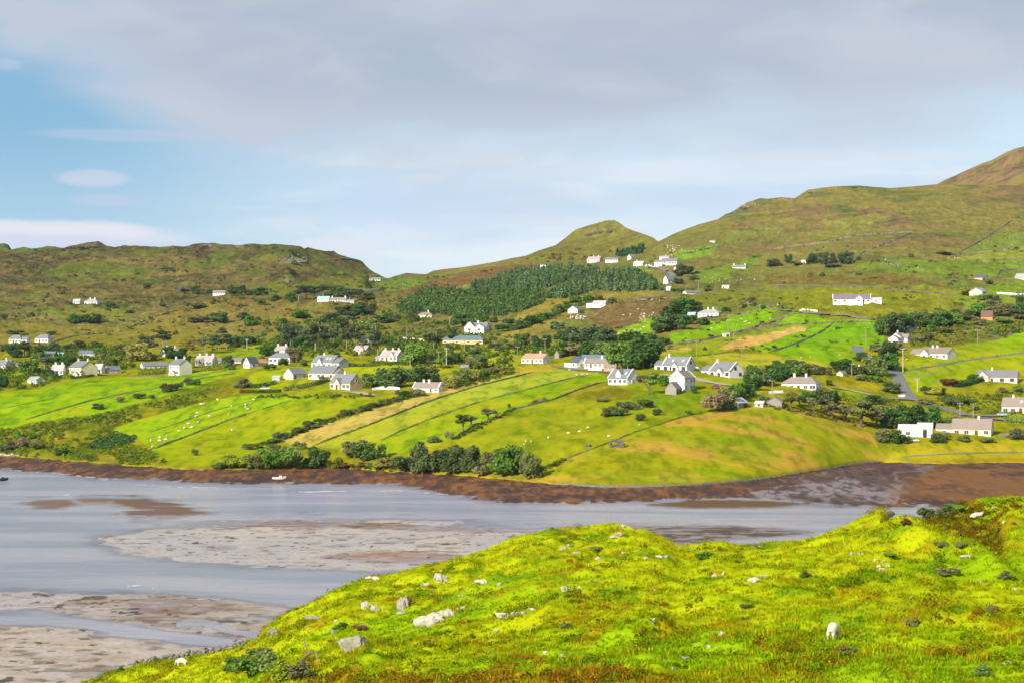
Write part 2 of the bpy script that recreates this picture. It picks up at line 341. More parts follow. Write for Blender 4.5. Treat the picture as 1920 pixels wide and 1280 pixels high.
for p, c, k in [
 ([(745, 548), (820, 522), (960, 494), (1100, 500), (1000, 512), (900, 530), (800, 545), (770, 560)], (140, 104, 66), .8),
 ([(480, 545), (520, 530), (640, 515), (720, 520), (750, 548), (700, 545), (600, 540), (500, 560)], (132, 142, 52), .8),
 ([(690, 530), (735, 520), (800, 524), (760, 545), (705, 542)], (128, 160, 58), .8),
 ([(600, 570), (690, 570), (760, 600), (720, 640), (560, 640), (470, 600)], (146, 140, 56), .6),
 ([(80, 585), (150, 570), (260, 575), (240, 598), (120, 600)], (142, 156, 52), .6),
 ([(300, 585), (420, 560), (560, 565), (560, 600), (420, 640), (240, 640)], (158, 140, 62), .55),
 ([(0, 600), (140, 612), (330, 610), (480, 640), (250, 660), (0, 660)], (150, 142, 52), .7),
 ([(210, 672), (250, 670), (252, 680), (215, 683)], (206, 158, 74), .9),
 ([(400, 668), (470, 645), (540, 650), (580, 660), (480, 668)], (158, 190, 46), .95),
 ([(640, 640), (790, 625), (960, 625), (960, 660), (800, 665), (690, 660)], (160, 156, 58), .7),
 ([(790, 658), (960, 655), (1000, 660), (960, 690), (870, 690), (800, 672)], (158, 182, 40), .8),
 ([(980, 575), (1040, 552), (1130, 548), (1240, 545), (1150, 565), (1080, 590), (980, 640), (930, 640)], (172, 154, 66), .8),
 ([(1075, 530), (1150, 505), (1215, 500), (1240, 520), (1200, 535), (1120, 540)], (136, 160, 60), .75),
 ([(1120, 570), (1250, 555), (1290, 570), (1230, 600), (1150, 620), (1110, 610)], (136, 108, 70), .75),
 ([(1280, 548), (1440, 540), (1560, 570), (1480, 590), (1350, 600), (1290, 580)], (138, 146, 48), .8),
 ([(1290, 520), (1330, 505), (1440, 480), (1400, 510), (1320, 535)], (132, 162, 52), .8),
 ([(1265, 480), (1320, 468), (1350, 462), (1340, 476), (1275, 488)], (140, 182, 50), .9),
 ([(1290, 470), (1360, 440), (1440, 420), (1470, 430), (1380, 460)], (146, 158, 66), .5),
 ([(1540, 415), (1640, 400), (1680, 410), (1600, 425), (1550, 422)], (164, 164, 70), .6),
 ([(1440, 545), (1600, 538), (1800, 552), (1800, 590), (1640, 598), (1500, 590)], (150, 152, 36), .85),
 ([(1600, 495), (1700, 485), (1860, 490), (1920, 480), (1930, 530), (1830, 520), (1700, 512), (1610, 505)], (128, 158, 48), .7),
 ([(1800, 475), (1870, 440), (1960, 430), (1960, 470), (1820, 478)], (134, 160, 54), .65),
 ([(1780, 482), (1920, 466), (1960, 484), (1820, 490)], (164, 172, 60), .8),
 ([(1440, 520), (1560, 512), (1660, 516), (1790, 535), (1780, 548), (1600, 535), (1440, 538)], (136, 118, 58), .8),
 ([(1790, 560), (1840, 556), (1930, 550), (1930, 575), (1830, 580)], (150, 170, 46), .7),
 ([(1850, 535), (1930, 530), (1930, 552), (1855, 555)], (140, 170, 42), .8),
 # pastures
 ([(-500, 850), (-500, 740), (0, 735), (60, 728), (150, 712), (230, 703), (300, 705), (440, 690), (475, 692), (430, 705), (330, 735), (180, 775), (60, 790), (0, 806)], (146, 196, 14), 1),
 ([(0, 806), (60, 790), (180, 775), (330, 735), (440, 703), (560, 715), (480, 738), (380, 752), (207, 800), (240, 830), (290, 850), (330, 874), (0, 852)], (124, 142, 34), 1),
 ([(207, 800), (290, 778), (375, 755), (450, 740), (480, 738), (600, 740), (705, 742), (690, 755), (580, 790), (530, 815), (480, 845), (400, 876), (325, 876), (287, 850), (257, 817), (217, 812)], (152, 196, 14), 1),
 ([(287, 850), (380, 806), (480, 770), (600, 742), (705, 742), (690, 755), (580, 790), (530, 815), (480, 845), (400, 876), (325, 876)], (156, 178, 20), .9),
 ([(150, 830), (205, 812), (255, 818), (250, 830), (210, 842), (160, 840)], (74, 98, 44), .9),
 ([(380, 745), (420, 722), (500, 715), (560, 720), (480, 738)], (150, 140, 44), .7),
 ([(478, 696), (530, 688), (640, 690), (760, 682), (870, 690), (820, 705), (700, 712), (600, 735), (500, 735), (452, 722)], (164, 190, 26), .9),
 ([(655, 690), (720, 686), (790, 686), (860, 692), (780, 700), (690, 702)], (178, 196, 24), .9),
 ([(522, 824), (570, 838), (592, 833), (680, 800), (790, 757), (900, 722), (1000, 697), (990, 692), (960, 698), (860, 724), (787, 742), (655, 782)], (206, 190, 114), 1),
 ([(590, 834), (655, 846), (715, 826), (782, 796), (850, 769), (960, 738), (1060, 711), (1130, 701), (1060, 690), (1000, 697), (900, 724), (790, 758), (680, 801)], (170, 194, 66), 1),
 ([(715, 826), (782, 796), (850, 769), (960, 738), (1060, 711), (1130, 701), (1142, 714), (1040, 750), (960, 768), (890, 798), (850, 824), (760, 850), (690, 850)], (146, 186, 22), 1),
 ([(1142, 714), (1230, 725), (1330, 745), (1330, 768), (1250, 790), (1140, 830), (1060, 860), (1010, 885), (960, 890), (850, 850), (850, 824), (890, 798), (960, 768), (1040, 750)], (146, 166, 24), 1),
 ([(1050, 740), (1090, 722), (1140, 716), (1190, 735), (1180, 748), (1090, 752)], (128, 122, 36), .85),
 ([(1165, 750), (1230, 735), (1325, 738), (1325, 760), (1250, 765)], (130, 168, 22), .8),
 ([(1010, 908), (1015, 882), (1100, 845), (1250, 790), (1330, 770), (1420, 757), (1560, 770), (1625, 800), (1662, 862), (1590, 876), (1440, 899), (1285, 912), (1110, 913)], (158, 172, 22), 1),
 ([(1655, 868), (1690, 832), (1760, 826), (2500, 820), (2500, 870)], (176, 178, 34), 1),
 ([(1690, 868), (1720, 858), (2500, 852), (2500, 872)], (190, 158, 28), .9),
 ([(1690, 838), (1900, 832), (1900, 845), (1720, 848)], (200, 178, 66), .6),
 ([(1690, 690), (1693, 722), (1722, 742), (1800, 715), (1930, 690), (2500, 690), (2500, 610), (1920, 620), (1860, 640), (1800, 650), (1740, 655)], (150, 184, 14), 1),
 ([(1760, 748), (1800, 738), (1930, 730), (1930, 780), (1830, 778)], (150, 160, 36), .9),
 ([(1150, 622), (1226, 603), (1224, 618), (1165, 634)], (150, 188, 30), .95),
 ([(1252, 628), (1350, 601), (1440, 584), (1478, 590), (1440, 605), (1385, 620), (1310, 637), (1262, 640)], (144, 190, 18), 1),
 ([(1230, 652), (1320, 640), (1400, 622), (1500, 605), (1500, 615), (1420, 640), (1340, 655), (1240, 668)], (150, 172, 42), .9),
 ([(1345, 652), (1390, 632), (1440, 620), (1505, 610), (1513, 612), (1490, 624), (1440, 640), (1395, 651), (1362, 656)], (222, 186, 104), 1),
 ([(1232, 656), (1290, 650), (1300, 654), (1268, 666), (1235, 667)], (214, 186, 100), 1),
 ([(1235, 668), (1300, 655), (1345, 652), (1360, 658), (1310, 668), (1250, 672)], (130, 178, 22), .9),
 ([(1395, 652), (1440, 641), (1490, 625), (1515, 613), (1560, 606), (1640, 606), (1660, 640), (1612, 662), (1600, 690), (1530, 680), (1440, 664)], (132, 184, 16), 1),
 ([(1440, 610), (1500, 590), (1640, 600), (1640, 606), (1560, 606), (1510, 610)], (144, 182, 24), 1),
 ([(1300, 674), (1345, 660), (1440, 663), (1530, 678), (1560, 690), (1480, 688), (1340, 684)], (184, 188, 66), .95),
 ([(1320, 706), (1420, 716), (1420, 724), (1320, 716)], (150, 184, 34), .9),
 ([(1545, 712), (1640, 722), (1660, 735), (1570, 725)], (176, 164, 48), .8),
 ([(1560, 725), (1650, 740), (1655, 748), (1540, 745)], (140, 184, 22), .9),
 ([(965, 684), (1060, 680), (1060, 690), (965, 700)], (184, 176, 66), .8)]:
    paint(C, inpoly(wu, wv, p)*1.0, c, k)
low = 1-up
paint(C, low*sstep(.55, .68, nB)*.4, (176, 176, 34))
paint(C, low*sstep(.56, .70, nA)*.3, (112, 150, 22))
scr = inpoly(wu, wv, [(0, 812), (180, 780), (330, 742), (420, 720), (380, 752), (207, 800), (280, 850), (330, 880), (0, 856)])
paint(C, scr*sstep(.5, .62, nD), (92, 112, 40), .8); paint(C, scr*sstep(.52, .6, nB), (158, 150, 52), .6)
prom = inpoly(wu, wv, [(1010, 908), (1015, 882), (1100, 845), (1250, 790), (1330, 770), (1420, 757), (1560, 770), (1625, 800), (1662, 862), (1440, 899), (1110, 913)])
sx = fbm(gX*.5+gY*.3, gY, 12, 4, 51)
paint(C, prom*sstep(.50, .64, sx), (206, 168, 84), .75); paint(C, prom*sstep(.58, .7, fbm(gX, gY, 20, 3, 52)), (140, 178, 20), .6)
paint(C, inpoly(wu, wv, [(1245, 795), (1300, 776), (1380, 768), (1372, 778), (1300, 794), (1250, 800)])*1.0, (212, 168, 88), .7)
edge = np.exp(-((gV-interp1(gU, BANK)+4)/4.0)**2)
paint(C, edge*.75, (150, 146, 52))
fine = fbm(gX, gY*.3, 2.6, 4, 53, .6)-.5; fine2 = fbm(gX, gY*.45, 7, 3, 54)-.5
C *= (1+.75*fine+.45*fine2)[..., None]
yl = sstep(.06, .2, fine+.5*fine2)*low*.4; paint(C, yl, (182, 170, 48)); paint(C, sstep(.06, .22, -fine-.4*fine2)*low*.35, (96, 132, 24))
C *= (np.array([1.10, 1.0, .72])*(1-up[..., None])+np.array([.97, .985, 1.0])*(1-.16*left[..., None]*sstep(620, 540, gV)[..., None])*up[..., None])  # left moor darkened in the colour, standing in for cloud shadow
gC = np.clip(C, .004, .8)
# drop at the water's edge, and the far side of the hills
def sheet_object(name, X, Y, Z, Cc, mat, front, backs, rough=None):
    rows = [(X[0], Y[0]-front[0], np.full_like(Z[0], front[1]))] if front else []
    rows += [(X[j], Y[j], Z[j]) for j in range(len(Z))]
    for dyy, dzz in backs: rows.append((X[-1]*(Y[-1]+dyy)/Y[-1], Y[-1]+dyy, Z[-1]-dzz))
    P = np.array([np.stack(r, -1) for r in rows]); cc_ = [Cc[0]]*bool(front)+list(Cc)+[Cc[-1]]*len(backs)
    o = big_mesh(name, P.reshape(-1, 3), grid_quads(P.shape[0], P.shape[1]), mat, np.array(cc_).reshape(-1, 3), extra=None if rough is None else {'rough': np.array([rough[0]]*bool(front)+list(rough)+[rough[-1]]*len(backs)).ravel()})
    return o
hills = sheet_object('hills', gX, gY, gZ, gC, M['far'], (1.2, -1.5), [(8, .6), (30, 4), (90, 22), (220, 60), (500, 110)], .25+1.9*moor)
tag(hills, 'green pastures and moorland hills rising behind the village', kind='structure')
# the mountain behind, at the right, and the far bump at the left edge
def mountain(name, sky, y0, y1, drop, col, col2, seed):
    uc = np.arange(sky[0][0], sky[-1][0]+1, 4.0); vs = interp1(uc, sky); n = 60; t = np.linspace(0, 1, n)[:, None]
    yy = y0+(y1-y0)*t+0*uc[None]; z1 = H+(VH-vs)*y1/F
    z = (z1-drop)[None]*(1-t)+z1[None]*t; x = (uc-960)[None]*yy/F
    z = z+sstep(1, .8, t)*26*(fbm(x, yy, 60, 4, seed+11)-.5)+sstep(1, .9, t)*8*(fbm(x, yy, 90, 4, seed)-.5)+4*(fbm(x, yy, 25, 3, seed+1)-.5)
    c = np.zeros(z.shape+(3,)); paint(c, np.ones(z.shape), col); paint(c, sstep(.45, .6, fbm(x, yy, 80, 4, seed+2)), col2, .85); paint(c, sstep(.52, .62, fbm(x, yy, 14, 4, seed+7, .6))*.7, (92, 84, 58)); paint(c, sstep(.44, .36, fbm(x, yy, 14, 4, seed+7, .6))*.5, (170, 140, 96)); paint(c, sstep(.7, .2, t)*sstep(.4, .6, fbm(x, yy, 50, 3, seed+9)), (150, 150, 66), .8)
    paint(c, sstep(.55, .66, fbm(x, yy, 40, 3, seed+4))*sstep(.9, .4, t), (150, 150, 60), .7)
    return tag(sheet_object(name, x, yy, z, c, M['far'], None, [(40, 6), (300, 120)], 2.0+0*z), kind='structure')
mountain('mountain', [(1640, 400), (1700, 372), (1755, 348), (1770, 340), (1790, 331), (1810, 320), (1835, 311), (1860, 300), (1885, 287), (1900, 280), (1915, 276), (1930, 272), (2000, 250), (2100, 240), (2300, 262), (2500, 290)], 2300, 3000, 150, (150, 122, 88), (158, 146, 74), 61)
mountain('distant_hill', [(-200, 480), (-60, 462), (-10, 458), (8, 458), (16, 461), (24, 474)], 2250, 2400, 60, (92, 104, 60), (110, 112, 60), 71)
# ------------------------------------------------------------------ estuary: tidal flat, water
def flat_xy(u, v, z=0.0): y = F*(H-z)/(v-VH); return (u-960)*y/F, y
tu = np.arange(-700, 2700, 3.0); tv = np.concatenate([np.arange(835, 1000, 1.0), np.arange(1000, 1320, 1.6), np.geomspace(1322, 9000, 60)])
tU, tV = np.meshgrid(tu, tv); tY = F*H/(tV-VH); tX = (tU-960)*tY/F
e1 = fbm(tX, tY*.35, 14, 5, 81); e2 = fbm(tX, tY, 4, 4, 82); e3 = fbm(tX*.6, tY*.3, 30, 4, 83); e4 = fbm(tX*.55, tY, 2.2, 4, 84, .6); e6 = fbm(tX*.22, tY, 6, 4, 97, .55)
WL = [(-700, 876), (0, 877), (100, 884), (175, 894), (250, 896), (350, 901), (475, 905), (580, 904), (680, 905), (755, 909), (777, 914), (836, 924), (895, 936), (960, 940), (1079, 943), (1168, 939), (1227, 937), (1316, 933), (1400, 930), (1460, 937), (1540, 945), (1610, 947), (2700, 950)]
shore = interp1(tU, WL)
hz = np.full(tU.shape, -.45)
dshore = (shore-tV)+6*(e2-.5)+7*(e1-.5)
bk = VH+(interp1(tU, BANK)-VH)*H/(H-ZB)
hz = np.maximum(hz, np.clip(np.where(dshore > 0, 1.45*dshore/np.maximum(3, shore-bk), .014*dshore), -.45, 1.7))
hz += np.where(dshore > 0, .35*(e2-.5)+.25*(fbm(tX, tY, 1.6, 3, 85)-.5), 0)
TC = np.zeros(tU.shape+(3,)); paint(TC, np.ones(tU.shape), (176, 166, 158))
sea = dshore > -2
paint(TC, sea*1.0, (106, 68, 36)); paint(TC, sea*sstep(.45, .6, e2), (146, 92, 26), .8); paint(TC, sea*sstep(.5, .62, e1), (88, 58, 40), .8); e5 = fbm(tX, tY*.2, 1.7, 4, 89, .65); paint(TC, sea*sstep(.54, .63, e5), (58, 40, 28), .7); paint(TC, sea*sstep(.45, .37, e5), (158, 104, 44), .65); hz += np.where(sea, .5*(e5-.5), 0); paint(TC, sea*sstep(.58, .66, fbm(tX, tY*.6, 7, 4, 86)), (64, 46, 34), .7)
mud = inpoly(tU+14*(e1-.5), tV+8*(e2-.5), [(1400, 925), (1480, 908), (1560, 890), (1650, 872), (1760, 876), (1720, 900), (1700, 930), (1640, 950), (1500, 945)])
paint(TC, mud*1.0, (96, 68, 46), .9)
wetm = np.zeros(tU.shape); wetm = np.maximum(wetm, mud*sstep(.46, .58, fbm(tX, tY*.3, 9, 4, 87)))
paint(TC, wetm, (112, 86, 74), .6); silv = inpoly(tU+40*(e1-.5), tV+12*(e2-.5), [(1380, 934), (1480, 916), (1560, 904), (1660, 898), (1700, 906), (1690, 940), (1640, 952), (1500, 948)])*sstep(.42, .52, fbm(tX, tY*.3, 10, 4, 98)); paint(TC, silv, (160, 150, 150), .85); wetm = np.maximum(wetm, silv)
om = inpoly(tU+14*(e1-.5), tV+6*(e2-.5), [(1700, 895), (1800, 885), (2700, 870), (2700, 960), (1690, 960), (1660, 930)])
paint(TC, mud*sstep(.50, .58, e5), (62, 46, 40), .8); rill = sstep(.035, .012, np.abs(fbm(tX, tY*.3, 16, 4, 96)-.5)); paint(TC, mud*rill, (150, 136, 132), .6); wetm = np.maximum(wetm, mud*rill)
paint(TC, om*sstep(.4, .6, fbm(tX, tY*.3, 16, 4, 88)), (150, 100, 36), .7)
def bank(poly, hgt, col, soft=7.0, k=1.0, wob=10, streak=.2):
    """a bank of sand or mud standing a little proud of the water"""
    global hz
    U2 = tU+wob*2.2*(e1-.5)+wob*(e3-.5); V2 = tV+wob*.55*(e2-.5)+wob*.5*(e1-.5)
    d = np.full(tU.shape, 1e9); n = len(poly)
    for i in range(n):
        (x0, y0), (x1, y1) = poly[i], poly[(i+1) % n]; ax, ay = x1-x0, (y1-y0)*4; px, py = U2-x0, (V2-y0)*4
        t = np.clip((px*ax+py*ay)/(ax*ax+ay*ay+1e-9), 0, 1); d = np.minimum(d, np.hypot(px-t*ax, py-t*ay))
    d = np.where(inpoly(U2, V2, poly), d, -d)/4
    m = sstep(-soft*.4, soft*.3, d); hz = np.maximum(hz, np.clip(np.where(d > 0, .02+hgt*sstep(0, soft, d), .02+d*.30/(soft*3.2))+.11*(e2-.5)+.11*(e1-.5)+.06*(e4-.5)+streak*(e6-.5), -.45, 2))
    if col: paint(TC, sstep(-soft*1.6, soft*.3, d), col, k)
    return d
bank([(215, 1012), (330, 991), (450, 981), (600, 977), (700, 979), (880, 985), (1000, 993), (1120, 994), (1120, 1040), (900, 1075), (740, 1067), (600, 1064), (480, 1060), (340, 1049), (250, 1035)], .06, (212, 200, 184), 9)
paint(TC, inpoly(tU+20*(e1-.5), tV+4*(e2-.5), [(380, 985), (520, 976), (700, 979), (880, 986), (1010, 993), (1010, 999), (880, 999), (700, 992), (560, 988), (450, 986)])*1.0, (150, 108, 74), 1)
paint(TC, inpoly(tU+30*(e1-.5), tV+6*(e2-.5), [(590, 1045), (650, 1036), (760, 1033), (860, 1040), (900, 1050), (820, 1060), (700, 1056)])*1.0, (164, 120, 80), .95)
bank([(1130, 986), (1300, 986), (1440, 990), (1512, 998), (1440, 1005), (1350, 1011), (1290, 1021), (1180, 1020)], .14, (98, 76, 58), 4, 1, 6, .08)
bank([(1222, 946), (1262, 943), (1330, 938), (1440, 939), (1515, 944), (1440, 950), (1300, 951)], .12, (116, 84, 40), 3, 1, 6, .1)
bank([(52, 944), (75, 938), (125, 938), (142, 946), (100, 953), (65, 951)], .04, (138, 112, 94), 3, 1, 8, .5)
bank([(150, 936), (185, 930), (215, 934), (200, 941), (165, 941)], .03, (140, 114, 96), 3, 1, 8, .5)
bank([(212, 933), (260, 931), (300, 940), (340, 946), (378, 962), (330, 960), (260, 952), (228, 944)], .03, (128, 98, 76), 3, 1, 14, .75)
bank([(240, 960), (300, 955), (345, 962), (330, 970), (260, 972)], .02, (128, 100, 80), 3, 1, 14, .75)
bank([(-700, 1184), (0, 1174), (90, 1174), (180, 1187), (270, 1201), (330, 1209), (420, 1217), (560, 1226), (560, 1320), (-700, 1500)], .06, (204, 186, 166), 4)
bank([(60, 1136), (110, 1124), (190, 1114), (300, 1114), (390, 1119), (480, 1131), (540, 1140), (540, 1215), (460, 1196), (380, 1188), (310, 1179), (230, 1166), (150, 1154), (100, 1146)], .05, (182, 166, 148), 4)
bank([(-700, 1100), (0, 1114), (60, 1112), (140, 1118), (80, 1136), (0, 1146), (-700, 1150)], .01, (196, 184, 180), 9)
paint(TC, inpoly(tU+50*(e1-.5), tV+14*(e2-.5), [(100, 1138), (170, 1120), (250, 1118), (280, 1126), (200, 1134), (150, 1146)])*sstep(.42, .52, e2), (88, 70, 34), .9)
paint(TC, inpoly(tU+60*(e1-.5), tV+20*(e2-.5), [(240, 1122), (330, 1116), (400, 1126), (500, 1150), (500, 1200), (400, 1195), (300, 1180), (260, 1160)])*sstep(.4, .55, e1), (132, 100, 76), .8)
fl = tV > 965
ch_ = interp1(tU, [(-700, 1166), (0, 1160), (90, 1160), (180, 1172), (270, 1186), (330, 1196), (420, 1204), (560, 1212)]); hz = np.where(np.abs(tV-ch_+6*(e3-.5)) < 7+4*(e2-.5), np.minimum(hz, -.16), hz)
ch2 = interp1(tU, [(330, 1170), (380, 1166), (430, 1182), (520, 1196)]); hz = np.where((tU > 330) & (np.abs(tV-ch2+10*(e3-.5)) < 5+8*(e2-.5)), np.minimum(hz, -.1), hz)
paint(TC, fl*sstep(.55, .64, e4)*(hz > -.08)*.25, (146, 130, 112)); paint(TC, fl*sstep(.45, .36, e4)*(hz > -.08)*.18, (212, 206, 198))
paint(TC, fl*sstep(.60, .68, fbm(tX, tY, 3.2, 4, 91))*(hz > -.05)*.6, (90, 76, 62))
rip = sstep(.45, .65, fbm(tX*.35+tY*.1, tY, 1.6, 3, 92))
paint(TC, fl*rip*(hz > -.05)*.4, (216, 212, 214))
paint(TC, fl*sstep(.5, .6, fbm(tX*.5, tY*.4, 22, 4, 93))*(hz > -.05), (188, 184, 192), .45)
hz += .02*(e2-.5); weed = (tV > 965)*(hz > -.04)*sstep(.73, .75, fbm(tX*.8, tY, 1.9, 3, 95)); paint(TC, weed, (60, 50, 34), .85)
wet = np.clip(1-(hz-.0)/.12, 0, 1)*.8+.2*wetm
tm, t = new_mat('tidal_sand'); p = pos(t); c = t.node('ShaderNodeAttribute', attribute_name='Col').outputs['Color']; wt = t.node('ShaderNodeAttribute', attribute_name='wet').outputs['Fac']
a = t.noise(p, .9, 6, .65); b = t.noise(p, 5, 4, .6)
f = t.m('MULTIPLY', t.m('MULTIPLY_ADD', a, 1.0, .5), t.m('MULTIPLY_ADD', b, .7, .65))
c = t.mix(1.0, c, t.node('ShaderNodeCombineColor', {0: f, 1: f, 2: f}).outputs[0], 'MULTIPLY')
nb = t.node('ShaderNodeBump', {'Height': t.m('ADD', t.m('MULTIPLY', a, .35), t.m('MULTIPLY', b, .08)), 'Distance': 1.0, 'Strength': .5})
out(t, t.node('ShaderNodeBsdfPrincipled', {'Base Color': c, 'Roughness': t.m('MULTIPLY_ADD', wt, -.5, .85), 'Specular IOR Level': .3, 'Normal': nb.outputs[0]}).outputs[0])
M['tidal'] = tm
flat = big_mesh('tidal_flat', np.stack([tX, tY, hz], -1).reshape(-1, 3), grid_quads(*tU.shape)[:, ::-1], tm, TC.reshape(-1, 3), extra={'wet': wet.ravel()})
tag(flat, 'rippled sand and rust brown seaweed bared by the low tide', kind='structure')
wm, t = new_mat('estuary_water'); p = pos(t)
mp = t.node('ShaderNodeMapping', {'Vector': p, 'Rotation': (0, 0, radians(-12)), 'Scale': (.35, 1.5, 1)}).outputs[0]
a = t.noise(mp, .7, 6, .68, .3); b = t.noise(t.node('ShaderNodeMapping', {'Vector': p, 'Scale': (.012, .05, 1)}).outputs[0], 1, 4, .6, .4)
nb = t.node('ShaderNodeBump', {'Height': t.m('MULTIPLY', a, t.m('MULTIPLY_ADD', b, .6, .25)), 'Distance': .8, 'Strength': .8})
dp = t.node('ShaderNodeAttribute', attribute_name='depth').outputs['Fac']
c = t.mix(t.step(.35, .65, b), (.215, .235, .325), (.34, .338, .415))
al = t.m('MULTIPLY_ADD', t.step(.0, .13, dp), .45, .55)
g = t.node('ShaderNodeBsdfPrincipled', {'Base Color': c, 'Roughness': .16, 'IOR': 1.33, 'Specular IOR Level': .5, 'Alpha': al, 'Normal': nb.outputs[0]})
out(t, g.outputs[0]); M['water'] = wm
wz = np.zeros(tU.shape)
tag(big_mesh('water', np.stack([tX, tY, wz], -1).reshape(-1, 3), grid_quads(*tU.shape)[:, ::-1], wm, extra={'depth': -hz.ravel()}), 'grey blue water of the tidal estuary', kind='structure')
# ------------------------------------------------------------------ near hill
NSKY = [(-500, 1560), (-300, 1450), (0, 1335), (100, 1298), (150, 1280), (200, 1262), (260, 1245), (330, 1236), (430, 1217), (480, 1196), (505, 1168), (530, 1150), (560, 1135), (590, 1122), (620, 1106), (670, 1083), (740, 1070), (800, 1055), (860, 1040), (900, 1030), (930, 1019), (965, 1006), (1000, 997), (1030, 990), (1070, 986), (1110, 984), (1150, 981), (1185, 984), (1210, 990), (1240, 1002), (1270, 1019), (1290, 1022), (1320, 1016), (1350, 1014), (1390, 1019), (1440, 1018), (1500, 1010), (1530, 1004), (1560, 995), (1590, 982), (1620, 966), (1650, 951), (1690, 940), (1720, 935), (1800, 930), (1920, 932), (2100, 928), (2500, 940)]
NPROF = {
 -500: [(1560, 150), (1700, 130), (2600, 70)],
 -200: [(1410, 175), (1500, 160), (1700, 120), (2600, 60)],
 200: [(1262, 196), (1280, 190), (1500, 120), (2600, 40)],
 500: [(1172, 182), (1230, 150), (1280, 132), (1500, 90), (2600, 35)],
 700: [(1078, 190), (1150, 155), (1220, 130), (1280, 112), (1500, 80), (2600, 33)],
 960: [(1008, 195), (1080, 160), (1160, 128), (1280, 97), (1500, 70), (2600, 31)],
 1150: [(983, 200), (1060, 160), (1160, 122), (1280, 92), (1500, 67), (2600, 30)],
 1290: [(1021, 186), (1100, 142), (1280, 89), (1500, 66), (2600, 29)],
 1440: [(1018, 186), (1100, 138), (1200, 103), (1280, 87), (1500, 64), (2600, 28)],
 1600: [(975, 182), (1100, 130), (1200, 101), (1280, 86), (1500, 63), (2600, 28)],
 1760: [(932, 202), (1000, 170), (1080, 138), (1200, 100), (1280, 85), (2600, 27)],
 1920: [(931, 205), (1000, 170), (1080, 136), (1200, 98), (1280, 83), (2600, 27)],
 2500: [(940, 200), (1000, 170), (1080, 136), (1200, 98), (1280, 83), (2600, 27)]}
NU = np.arange(-700, 4801, 4.0); NN = 520
hb = np.full(len(NU), 2600.0); T_ = np.linspace(0, 1, NN)
def near_sheet():
    vs = interp1(NU, NSKY); ss = blur(vs, 9, 0); keys = sorted(NPROF); out_ = []
    V = vs[None]+(2600-vs)[None]*(1-np.linspace(0, 1, NN)[:, None])**2.0
    LY = np.empty_like(V); kl = []
    for c, u in enumerate(NU):
        i = int(np.clip(np.searchsorted(keys, u)-1, 0, len(keys)-2)); a = (u-keys[i])/(keys[i+1]-keys[i]); r = []
        for k in (keys[i], keys[i+1]):
            p = np.array(sorted(NPROF[k])); s0 = interp1(k, NSKY)
            t = (p[:, 0]-s0)/(2600-s0); r.append(np.interp((V[:, c]-ss[c])/(2600-ss[c]), t, np.log(p[:, 1])))
        LY[:, c] = r[0]*(1-a)+r[1]*a
    LY = blur(blur(LY, 8, 0), 12, 1)
    for j in range(1, NN): LY[j] = np.maximum(LY[j], LY[j-1]+2e-4)
    return np.broadcast_to(NU, V.shape).copy(), V, np.exp(LY)
nU, nV, nY = near_sheet(); nX = (nU-960)*nY/F; nZ = H-(nV-VH)*nY/F
crest = 1-sstep(0, 26, nV-interp1(nU, NSKY))
m1 = fbm(nX, nY, 16, 4, 101)-.5; m2 = fbm(nX+.3*nY, nY*1.5, 4.5, 4, 102)-.5; m3 = fbm(nX, nY, 1.5, 3, 103)-.5
nZ += (1-.75*crest)*(1.5*m1+1.7*m2+.9*(fbm(nX, nY, 2.4, 3, 105)-.5))+.45*m3
gc = [(1600, 946), (1655, 956), (1690, 983), (1740, 1010), (1790, 1030), (1850, 1048), (1900, 1062)]
dg = interp1(nU, gc)-nV
gul = sstep(0, 14, dg)*(1-sstep(50, 130, dg))*sstep(1640, 1680, nU)*(1-sstep(1850, 1900, nU))
nZ -= 2.6*gul; nZ += 1.2*np.exp(-((dg+14)/16)**2)*sstep(1620, 1690, nU)*(1-sstep(1850, 1910, nU))*sstep(12, 60, nV-interp1(nU, NSKY))
nVp = VH-(nZ-H)*F/nY
def nground(u, v):
    c = int(np.clip(round((u-NU[0])/4), 0, len(NU)-1)); col = nVp[:, c]; ok = col <= v
    j = int(np.argmax(ok)) if ok.any() else NN-1
    y = nY[j, c]; return Vector(((u-960)*y/F, y, nZ[j, c]))
def nzat(x, y):
    u = 960+F*x/y; c = int(np.clip(round((u-NU[0])/4), 0, len(NU)-1)); return float(np.interp(y, nY[:, c], nZ[:, c]))
NC = np.zeros(nU.shape+(3,)); paint(NC, np.ones(nU.shape), (186, 200, 7))
q1 = fbm(nX, nY, 7, 4, 111); q2 = fbm(nX, nY, 2.6, 4, 112); q3 = fbm(nX, nY, 18, 3, 113); q4 = fbm(nX, nY, 1.2, 3, 114)
paint(NC, sstep(.5, .66, q1), (194, 200, 12), .6); paint(NC, sstep(.53, .66, q3), (138, 190, 8), .6)
paint(NC, sstep(.58, .7, q2), (150, 150, 16), .6); paint(NC, sstep(.66, .74, q2), (190, 150, 24), .5)
paint(NC, sstep(.60, .72, fbm(nX, nY, 4, 4, 116)), (96, 150, 10), .7)
org = sstep(1235, 1290, nV+50*(q1-.5))*sstep(480, 620, nU)*(1-sstep(1180, 1330, nU))
paint(NC, org*sstep(.35, .6, q2), (176, 130, 28), .7)
paint(NC, gul*sstep(.3, .5, q2), (112, 98, 22), .8)
lft = sstep(560, 440, nU)*sstep(1235, 1200, nV); paint(NC, lft*.5, (110, 120, 24))
NC = np.clip(NC, .004, .8)
near = sheet_object('hillside', nX, nY, nZ, NC, M['near'], None, [(4, 1.2), (14, 6), (40, 22), (60, 27)])
tag(near, 'sunlit rough grass hillside above the estuary', kind='structure')
